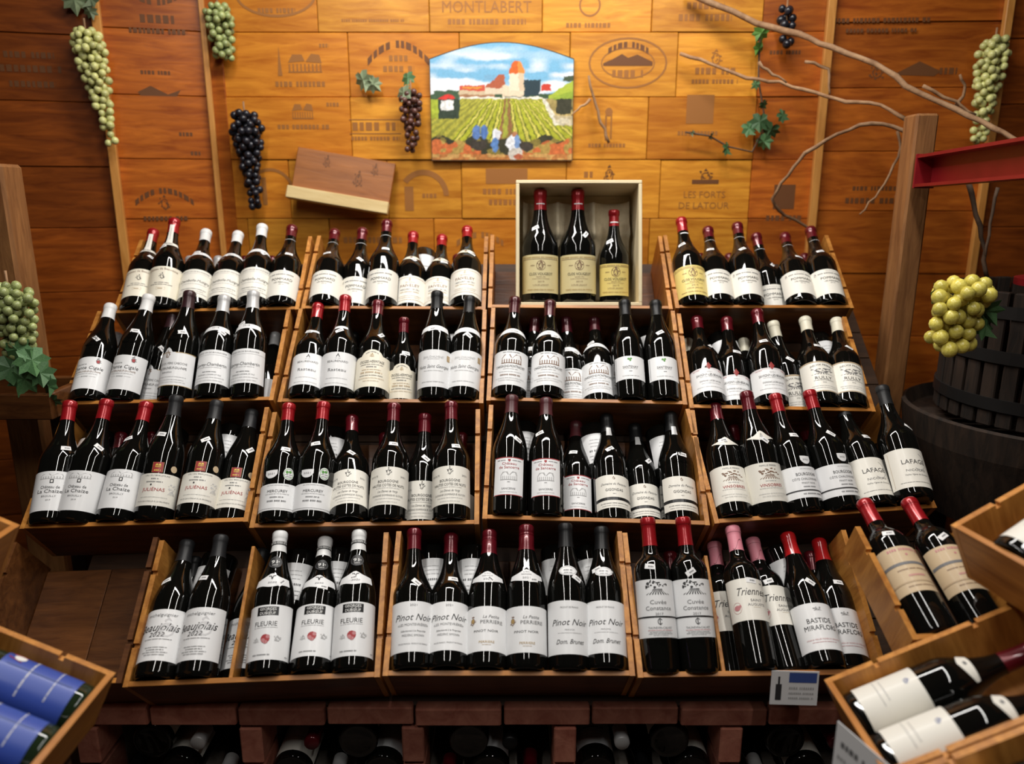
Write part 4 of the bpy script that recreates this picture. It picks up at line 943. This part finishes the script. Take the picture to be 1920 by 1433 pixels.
def cluster(anchor, h, w, m, r, label, lean=0., seed=1, taper=1.0, stem=True, power=.8):
    """hanging bunch: grapes packed in a tapering envelope below the anchor"""
    t = empty('grape_bunch', Matrix.Translation(anchor)); rn = random.Random(seed); pts = []
    tries = 0
    while tries < 2600 and len(pts) < 110:
        tries += 1
        f = rn.random(); half = w/2*(1-taper*f**power*.82)*(.55+.45*min(1, f*6))
        a = rn.uniform(0, 2*PI); q = math.sqrt(rn.random())
        p = Vector((half*q*math.cos(a)+lean*f*h, half*q*math.sin(a)*.7, -h*f))
        if all((p-o).length > 1.62*r for o in pts): pts.append(p)
    gm = grape_mesh(m)
    for p in pts:
        s = r*rn.uniform(.9, 1.12)
        o = obj('grape', gm, t, Matrix.Translation(p) @ Matrix.Diagonal((s, s, s*1.06, 1)))
    if stem:
        v, f = tube_vf([(0, .0, .035), (0, 0, 0), (lean*h*.5, 0, -h*.5)], [.003, .003, .002], 6); obj('stem', mesh_of('stem', v, f, M_TWIG, True), t)
    tag(t, label, 'grapes', 'hanging grape bunches'); return t
def leaf_vf(size):
    out = [(0, -.30), (.14, -.46), (.40, -.40), (.36, -.18), (.60, -.02), (.40, .12), (.46, .40), (.20, .34), (0, .66), (-.20, .34), (-.46, .40), (-.40, .12), (-.60, -.02), (-.36, -.18), (-.40, -.40), (-.14, -.46)]
    v = [(0, .02, 0)]; f = []
    for x, z in out: v.append((x*size, (abs(x)*.30+.10*math.sin(z*6))*size, z*size))
    n = len(out)
    for i in range(n): f.append((0, 1+i, 1+(i+1) % n))
    return v, f
def solid_leaf(size, m):
    v, f = leaf_vf(size); n = len(v)
    v2 = [(a, b+.0012, c) for a, b, c in v]
    f2 = [tuple(reversed([i+n for i in q])) for q in f]
    rim = [(1+i, n+1+i, n+1+(i+1) % (n-1), 1+(i+1) % (n-1)) for i in range(n-1)]
    return mesh_of('leaf', v+v2, f+f2+rim, m, False)
_lf = {k: solid_leaf(1.0, m) for k, m in (('g', M_LEAF), ('p', M_LEAFP), ('b', M_LEAFB))}
def leaves(name, label, spots, base, seed=1, stem=None):
    rn = random.Random(seed); t = empty(name, Matrix.Translation(base))
    for (p, size, kind) in spots:
        Mx = Matrix.Translation(p-base) @ Matrix.Rotation(rn.uniform(-.9, .9), 4, 'Z') @ Matrix.Rotation(rn.uniform(-.5, .5), 4, 'X') @ Matrix.Rotation(rn.uniform(2.2, 4.0), 4, 'Y')
        obj('leaf', _lf[kind], t, Mx @ Matrix.Diagonal((size, size, size, 1)))
    if stem:
        v, f = tube_vf([q-base for q in stem], .003, 6); obj('stem', mesh_of('stem', v, f, M_TWIGD, True), t)
    tag(t, label, 'vine leaves'); return t
cluster(wall_at('l', 172, 66, .07), .335, .125, M_GRN, .0115, 'long pale green grape bunch hanging on the left of the wall', .12, 1)
cluster(wall_at('l', 412, 20, .06), .155, .10, M_DGRN, .0110, 'short dull green grape bunch near the top of the wall', .05, 2, .6)
cluster(at(458, 212, WY-.07), .300, .130, M_BLK, .0115, 'black grape bunch hanging on the wall above the crates', .05, 3)
cluster(at(770, 172, WY-.07), .180, .085, M_PUR, .0100, 'dried brown grape bunch hanging left of the painting', -.02, 4, .8)
cluster(at(1476, 14, WY-.07), .115, .05, M_BLK, .0130, 'tiny black grape bunch hanging from the upper right branch', .05, 5, .5)
cluster(wall_at('r', 1840, 84, .08), .300, .115, M_GRN, .0115, 'pale green grape bunch hanging on the right of the wall', -.03, 6, .85)
leaves('vine_leaf_spray', 'pair of grey-green leaves left of the painting', [(at(680, 150, WY-.05), .062, 'p'), (at(700, 158, WY-.05), .05, 'p')], at(690, 150, WY-.04), 3)
leaves('vine_leaf_spray', 'green leaves above the dried brown grapes', [(at(764, 146, WY-.06), .045, 'g'), (at(756, 174, WY-.08), .055, 'p')], at(762, 150, WY-.05), 4)
leaves('ivy_garland', 'green ivy garland hanging right of the gold panels', [(at(x, y, WY-.06), s, k) for x, y, s, k in ((1428, 62, .05, 'b'), (1424, 92, .045, 'b'), (1416, 157, .032, 'g'), (1432, 196, .03, 'g'), (1425, 228, .06, 'g'), (1405, 240, .05, 'g'), (1445, 244, .055, 'g'), (1432, 266, .05, 'g'), (1468, 216, .042, 'g'), (1364, 278, .042, 'g'), (1335, 255, .025, 'p'), (1300, 250, .02, 'p'))],
       at(1425, 150, WY-.05), 5, [at(1425, 45, WY-.05), at(1422, 150, WY-.05), at(1436, 235, WY-.05), at(1410, 285, WY-.05), at(1365, 275, WY-.05), at(1330, 255, WY-.05), at(1285, 248, WY-.05)])
leaves('vine_leaf_spray', 'faded leaf cluster at the top left of the wall', [(wall_at('l', 150, 8, .06), .07, 'p'), (wall_at('l', 178, 4, .06), .06, 'p'), (wall_at('l', 178, 30, .06), .04, 'p')], wall_at('l', 160, 5, .05), 6)
def branch(pxs, off0, off1, r0, r1, label, twigs=(), m=None):
    m = m or M_TWIG
    pts = [at(x, y, WY-(off0+(off1-off0)*i/(len(pxs)-1))) for i, (x, y) in enumerate(pxs)]
    t = empty('dry_branch', Matrix.Translation(pts[0])); rn = random.Random(len(pxs)*7+int(pxs[0][0]))
    def build(P_, a, b, nm):
        Q = []
        for i in range(len(P_)-1):
            for k in range(3): Q.append(P_[i].lerp(P_[i+1], k/3)+Vector((rn.uniform(-1, 1), rn.uniform(-1, 1), rn.uniform(-1, 1)))*.004)
        Q.append(P_[-1]); n = len(Q)
        v, f = tube_vf([q-pts[0] for q in Q], [(a+(b-a)*i/(n-1))*rn.uniform(.85, 1.15) for i in range(n)], 7)
        obj(nm, mesh_of(nm, v, f, m, True), t)
    build(pts, r0, r1, 'stem')
    for tw in twigs:
        P_ = [at(x, y, WY-(off0+off1)/2-.012*i) for i, (x, y) in enumerate(tw)]
        build(P_, r1*.9, r1*.5, 'twig')
    tag(t, label, 'branch', 'dry vine branches'); return t
branch([(1290, -12), (1420, 42), (1500, 65), (1560, 90), (1640, 120), (1700, 160), (1790, 205), (1860, 240), (1930, 272)], .05, .55, .010, .007, 'long dry branch crossing the upper right wall', [[(1790, 205), (1810, 170), (1800, 140)], [(1730, 160), (1790, 190), (1830, 215)]])
branch([(1275, 100), (1330, 120), (1400, 145), (1460, 155), (1530, 175), (1585, 192), (1650, 195), (1700, 225)], .05, .30, .0055, .006, 'thinner dry branch below the long one on the right', [[(1510, 115), (1552, 130), (1556, 176)], [(1420, 118), (1450, 140), (1475, 155)]])
branch([(1745, 285), (1690, 245), (1635, 230), (1570, 250), (1510, 285), (1475, 330), (1447, 373), (1470, 402), (1530, 438)], .32, .12, .0065, .005, 'dry branch bent in a loop behind the right crates', [[(1682, 248), (1690, 275), (1670, 330), (1640, 370), (1612, 402)], [(1715, 280), (1696, 320), (1682, 370), (1680, 425)]])
branch([(1104, 140), (1118, 200), (1128, 230), (1142, 268)], .05, .06, .004, .005, 'small forked twig right of the painting', [[(1106, 188), (1090, 200), (1072, 216)]])
branch([(1815, 345), (1830, 400), (1845, 470), (1850, 520)], .45, .45, .007, .006, 'dark crooked stem under the red press beam', [[(1868, 350), (1858, 420), (1848, 480)]], M_TWIGD)

# ---------------------------------------------------------------- wine press at the right
PY = 2.02
pc = at(1968, 690, PY); zt = at(1945, 556, PY-.2).z; zb = at(1945, 800, PY-.2).z
wp = empty('wine_press', Matrix.Translation((pc.x, PY, 0)))
M_IRON = mat('dark_iron', (.03, .028, .027), .5, .6); M_REDP = noisy('red_paint', (.17, .005, .009), (.25, .010, .014), (1, 1, 1), 8, .35, .1)
RB = .255
nst = 34
sv, sf = box_vf(-.019, .019, -.011, .011, zb-.02, zt, .003); sm = mesh_of('stave', sv, sf, M_OLDW)
for i in range(nst):
    a = 2*PI*i/nst; obj('stave', sm, wp, Matrix.Rotation(a, 4, 'Z') @ Matrix.Translation((0, -RB, 0)))
for z in (zt-.05, (zt+zb)/2, zb+.04):
    v, f = lathe_vf([(RB+.012, z-.016), (RB+.017, z-.016), (RB+.017, z+.016), (RB+.012, z+.016)], 40, False, False); f += [(i, (i+1) % 40, 120+(i+1) % 40, 120+i) for i in range(40)]
    obj('hoop', mesh_of('hoop', v, f, M_IRON, False), wp)
v, f = lathe_vf([(.05, zb-.30), (RB+.02, zb-.30), (RB+.085, zb-.09), (RB+.095, zb-.015), (RB+.085, zb-.01), (RB+.07, zb-.05), (.05, zb-.06)], 44); obj('basin', mesh_of('basin', v, f, M_OLDW, False), wp)
v, f = lathe_vf([(RB-.012, zt-.14), (RB-.012, zt-.10), (.04, zt-.095)], 40); obj('press_plate', mesh_of('press_plate', v, f, M_OLDW), wp)
v, f = lathe_vf([(.03, zt-.10), (.03, 2.0)], 20); obj('screw', mesh_of('screw', v, f, M_IRON, True), wp)
rz = at(1915, 540, PY-.05).z
v, f = lathe_vf([(.115, rz), (.115, rz+.018), (.045, rz+.032), (.042, rz+.10), (.025, rz+.105)], 36); obj('red_plate', mesh_of('red_plate', v, f, M_REDP, False), wp)
for i in range(3):
    a = i*2.1+.6; box('basin_leg', (-.03, .03, -.03, .03, 0, zb-.28), M_OLDW, wp, .004, Matrix.Translation((RB*.9*math.cos(a), RB*.9*math.sin(a), 0)))
P0 = at(1728, 215, 2.2); psx, psy = P0.x-pc.x, 2.2-PY
cbox('post', (psx, psy, P0.z/2), (.062, .075, P0.z), M_POST, wp, .006)
A_ = at(1752, 321, 2.13); B_ = at(1990, 292, 1.58); dv = B_-A_; ln = dv.length*1.3; E_ = A_+dv*1.28
xb = dv.normalized(); yb = Vector((0, 0, 1)).cross(xb).normalized(); zb2 = xb.cross(yb)
Mb = Matrix((xb, yb, zb2)).transposed().to_4x4(); Mb.translation = A_-Vector((pc.x, PY, 0))
prof = [(-.0, -.042), (-.05, -.042), (-.05, -.034), (-.008, -.034), (-.008, .034), (-.05, .034), (-.05, .042), (0, .042)]
v = [(0, a, b) for a, b in prof]+[(ln, a, b) for a, b in prof]; n = len(prof)
bm = bmesh.new(); vs = [bm.verts.new(p) for p in v]
for q in [tuple(range(n)), tuple(range(n, 2*n))]+[(i, (i+1) % n, n+(i+1) % n, n+i) for i in range(n)]: bm.faces.new([vs[i] for i in q])
bmesh.ops.recalc_face_normals(bm, faces=bm.faces); me = bpy.data.meshes.new('crossbeam'); bm.to_mesh(me); bm.free(); me.materials.append(M_REDP)
obj('crossbeam', me, wp, Mb)
cbox('post', (E_.x-pc.x+.045, E_.y-PY+.02, (E_.z+.12)/2), (.062, .075, E_.z+.12), M_POST, wp, .006)
box('end_plate', (-.004, .004, -.052, .002, -.045, .045), M_REDP, wp, .001, Mb)
tag(wp, 'old slatted wine press with wooden post and red steel beam', 'wine press')
cluster(at(1812, 528, 1.74), .155, .15, M_YEL, .0165, 'plump yellow grape bunch hanging over the press rim', -.12, 8, .5, False)
leaves('vine_leaf_spray', 'dark green leaves beside the yellow grapes on the press', [(at(1846, 585, 1.76), .07, 'g'), (at(1850, 610, 1.76), .06, 'g'), (at(1760, 552, 1.78), .06, 'g')], at(1846, 590, 1.77), 8)

# ---------------------------------------------------------------- left side: old post, ledge with grapes
px0 = at(-14, 308, 2.05)
op = empty('old_wooden_post', Matrix.Translation((px0.x, 2.05, 0)))
cbox('post', (0, 0, px0.z/2), (.10, .09, px0.z), M_POST, op, .008)
v, f = lathe_vf([(.012, 0), (.03, .004), (.034, .016), (.02, .03), (.012, .05)], 20); obj('red_knob', mesh_of('red_knob', v, f, M_REDP, True), op, Matrix.Translation((-.005, -.045, at(8, 378, 2.0).z)) @ Matrix.Rotation(PI/2, 4, 'X'))
tag(op, 'weathered grey-brown post with red knob at the left edge', 'post')
lz = at(50, 740, 1.78).z; lx1 = at(94, 750, 1.78).x
ld = empty('wooden_trough', Matrix.Translation((lx1-.22, 1.86, 0)))
for nm, d in (('front_board', (-.30, .22, -.08, -.06, lz-.065, lz)), ('end_board', (.20, .22, -.06, .12, lz-.065, lz)), ('end_board', (-.30, -.28, -.06, .12, lz-.065, lz)), ('back_board', (-.28, .20, .10, .12, lz-.065, lz)), ('floor_board', (-.28, .20, -.06, .10, lz-.065, lz-.05))):
    box(nm, d, M_BOARD, ld, .003)
for sx in (-.26, .18): box('leg', (sx-.02, sx+.02, 0.0, .04, 0, lz-.065), M_RACK, ld, .002)
tag(ld, 'shallow wooden trough holding grapes and leaves at the left', 'trough')
cluster(at(14, 535, 1.82), .17, .12, M_DGRN, .0110, 'green grape bunch in front of the left post', .06, 9, .5)
leaves('vine_leaf_spray', 'trailing green leaves below the left grapes', [(at(x, y, 1.79), s, 'g') for x, y, s in ((30, 655, .06), (60, 675, .07), (20, 690, .07), (75, 700, .06), (45, 712, .07), (90, 725, .05), (95, 752, .045))], at(45, 720, 1.80), 9)

# ---------------------------------------------------------------- side wings: crates facing the aisle
def wing(corner, x_dir, z_dir, w, H, depth, label, from_left=True, top=True):
    x = x_dir.normalized(); z = (z_dir-x*z_dir.dot(x)).normalized(); y = z.cross(x)
    M = Matrix((x, y, z)).transposed().to_4x4(); M.translation = corner+x*(w/2 if from_left else -w/2)
    crate(M, w, H, depth, label, group='wooden crates on the side wings', top=top, board=M_CRATE); return M
def wing_bottle(key, M, x, y, lab, lean=0., spin=0., z=.0105, st=None):
    ax = M.to_3x3() @ Vector((math.sin(lean), 0, math.cos(lean))); fr = M.to_3x3() @ Vector((0, -1, 0))
    return bottle(key, frame_from(ax, fr, M @ Vector((x, y, z))), lab, 'bottles in the side crates', st, spin)
a = math.radians(26)
sR = Vector((math.cos(a), 0, math.sin(a))); sL = Vector((-math.cos(a), 0, math.sin(a)))
MR3 = wing(atz(1545, 1275, 1.30), Vector((0, -1, 0)), sR, .222, .345, .115, 'wooden crate at lower right holding two cream-labelled bottles')
wing_bottle('creamlab', MR3, -.050, .046, 'dark red-capped bottle with cream label, upper one in lower right crate', 0, .15)
wing_bottle('creamlab', MR3, .048, .046, 'dark red-capped bottle with cream label, lower one in lower right crate', 0, .1)
MR4 = MR3 @ Matrix.Translation((.226, 0, 0))
crate(MR4, .222, .345, .115, 'wooden crate cut off by the bottom right corner', group='wooden crates on the side wings', top=True, board=M_CRATE)
wing_bottle('yellowlab', MR4, -.045, .046, 'bottle with pale yellow label at the bottom right corner')
y_ = math.radians(11)
MR2 = wing(atz(1782, 985, 1.30), Vector((math.sin(y_), -math.cos(y_), 0)), Vector((math.cos(y_)*math.cos(a), math.sin(y_)*math.cos(a), math.sin(a))), .26, .33, .115, 'wooden crate at right edge holding one reclining bottle')
wing_bottle('creamlab', MR2, -.02, .030, 'reclining bottle with cream label in the right edge crate', -.1, .3)
MR1 = wing(atz(1712, 1200, 1.31), Vector((1, .06, 0)), Vector((.09, .90, .43)), .222, .25, .075, 'wooden crate at right holding two tan-labelled bottles', top=False)
wing_bottle('tanbord', MR1, -.050, .024, 'red-capped bottle with tan label, left one in the right crate', .0, 0, .0105, 3)
wing_bottle('tanbord', MR1, .046, .024, 'red-capped bottle with tan label, right one in the right crate', .0, 0, .0105, 4)
ML1 = wing(atz(217, 1262, 1.30), Vector((0, 1, 0)), sL, .315, .345, .115, 'wooden crate at lower left holding three blue-labelled bottles', False)
for i, (x, w_) in enumerate(((.100, 'farthest'), (.0, 'middle'), (-.100, 'nearest'))):
    wing_bottle('bluelab', ML1, x, .046, 'bottle with bright blue label, %s of three in lower left crate' % w_, 0, -.1)
ML2 = wing(atz(38, 985, 1.36), Vector((0, 1, 0)), sL, .26, .33, .115, 'wooden crate at left edge above the blue-labelled bottles', False)
wing_bottle('creamlab', ML2, .03, .05, 'bottle with cream label lying in the left edge crate')
# stands under the side crates
def stand(name, x0, x1, y0, y1, zt, label):
    t = empty('side_stand', Matrix.Translation(((x0+x1)/2, (y0+y1)/2, 0))); hx, hy = (x1-x0)/2, (y1-y0)/2
    box('top_board', (-hx, hx, -hy, hy, zt-.02, zt), M_RACK, t)
    for sx in (-1, 1):
        for sy in (-1, 1): box('leg', (sx*(hx-.03)-.02, sx*(hx-.03)+.02, sy*(hy-.03)-.02, sy*(hy-.03)+.02, 0, zt-.02), M_RACK, t)
    tag(t, label, 'stand')
zr = (MR3 @ Vector((0, .115, 0))).z; stand('r', (MR3 @ Vector((0, .115, .02))).x, .80, .62, 1.12, zr-.004, 'dark wooden stand under the lower right crates')
zl_ = (ML1 @ Vector((0, .115, 0))).z; stand('l', -.90, (ML1 @ Vector((0, .115, .02))).x, .66, 1.12, zl_-.004, 'dark wooden stand under the lower left crate')
p_ = MR1 @ Vector((0, .075, 0)); stand('r1', p_.x-.02, p_.x+.14, p_.y+.01, p_.y+.20, p_.z-.004, 'dark wooden stand under the tan-labelled bottles')
p_ = MR2 @ Vector((0, .115, 0)); stand('r2', p_.x+.02, p_.x+.32, p_.y-.10, p_.y+.10, p_.z-.004, 'dark wooden stand under the right edge crate')
p_ = ML2 @ Vector((0, .115, 0)); stand('l2', p_.x-.32, p_.x-.02, p_.y-.10, p_.y+.10, p_.z-.004, 'dark wooden stand under the left edge crate')

# ---------------------------------------------------------------- paper cards
def card(M, w, h, label, build):
    t = empty('price_card', M); cbox('card', (0, 0, 0), (w, .0012, h), MATS['lab_white'], t, 0)
    p = Print(1.0); build(p)
    for me in p.flat_meshes('printing', -.0011): obj('printing', me, t)
    tag(t, label, 'card')
Mc, w, _ = CR[(3, 2)]
lo, hi = -.5, .5
for _ in range(40):
    m = (lo+hi)/2
    if proj(Mc @ Vector((m, 0, 0)))[0] < 1490: lo = m
    else: hi = m
Mk = Matrix.Translation((Mc @ Vector((m, 0, 0)))+Vector((0, -.004, -.026))) @ Matrix.Rotation(.03, 4, 'Y') @ Matrix.Rotation(-.12, 4, 'X')
card(Mk, .096, .072, 'small white price card hanging on the front of the bottom right crate', lambda p: p.R(-.012, .044, .012, .033, 'blue').R(-.038, -.026, -.026, .008, 'dark').R(-.034, -.030, .008, .024, 'dark').D(.0, .005, .05, 'pale', .014).D(-.011, .004, .05, 'pale', .014).D(-.021, .004, .05, 'pale', .014))
e0 = MR3 @ Vector((.015, 0, 0))
Mk = Matrix.Translation(e0+Vector((-.008, -.040, -.048))) @ Matrix.Rotation(-PI/2+.35, 4, 'Z')
card(Mk, .105, .115, 'white and yellow card hanging on the end of the lower right crate', lambda p: p.R(.002, .050, -.055, .010, 'yellow').E(.030, -.025, .018, .022, 'red').D(.025, .010, .05, 'grey', -.015).D(.0, .007, .04, 'pale', -.025).D(-.02, .007, .04, 'pale', -.025))

# ---------------------------------------------------------------- brick bottle bins below the display
BY = 1.405; BTOP = CAMZ-1.068
wb = box('wall_base', (-.98, .90, BY+.34, BY+.40, 0, BTOP), M_MORTAR, None, 0); struct(wb)
rb_ = random.Random(9); _bk = {}
def brick(x0, x1, y0, y1, z0, z1):
    k = (round(x1-x0, 4), round(y1-y0, 4), round(z1-z0, 4))
    if k not in _bk:
        v, f = box_vf(-k[0]/2, k[0]/2, -k[1]/2, k[1]/2, -k[2]/2, k[2]/2, .003); _bk[k] = mesh_of('brick', v, f, M_BRICK)
    obj('brick', _bk[k], wb, Matrix.Translation(((x0+x1)/2, (y0+y1)/2+rb_.uniform(-.003, .003), (z0+z1)/2)))
x = -.97; LH = .042
while x < .86:
    brick(x+.003, x+.187, BY, BY+.09, BTOP-LH, BTOP); x += .19
box('lintel_slab', (-.97, .89, BY+.095, BY+.34, BTOP-.03, BTOP), M_MORTAR, wb, 0)
piers = [-.92, -.565, -.215, .115, .475, .84]
for pxx in piers:
    z = BTOP-LH-.008
    while z > .03:
        brick(pxx-.024, pxx+.024, BY+.002, BY+.10, z-.088, z); z -= .096
    box('pier_core', (pxx-.02, pxx+.02, BY+.10, BY+.34, 0, BTOP-.03), M_MORTAR, wb, 0)
kinds = ['plainblack', 'creamlab', 'plainred', 'backlab', 'plainwhite']
cellname = ['far left', 'second', 'middle', 'fourth', 'far right']
for ci, (pa, pb2) in enumerate(zip(piers[:-1], piers[1:])):
    box('bin_shelf', (pa+.024, pb2-.024, BY+.02, BY+.335, .243, .255), M_MORTAR, wb, 0)
    for layer in range(2):
        for i in range(3-layer):
            sp_ = (pb2-pa-.148)/2; bxp = pa+.074+(i+.5*layer)*sp_; zc_ = .255+.0448+.080*layer
            base_in = (i+layer+ci) % 2 == 0
            ax = Vector((0, -1, 0)) if base_in else Vector((0, 1, 0))
            p0 = Vector((bxp, BY+.332 if base_in else BY+.024, zc_))
            bottle(kinds[(i*2+layer+ci) % 5], frame_from(ax, Vector((0, 0, 1)), p0), 'bottle lying in the %s brick bin, %s from left in %s row' % (cellname[ci], ORD[i], ['lower', 'upper'][layer]), 'bottles lying in the brick bins', None, 0, False)
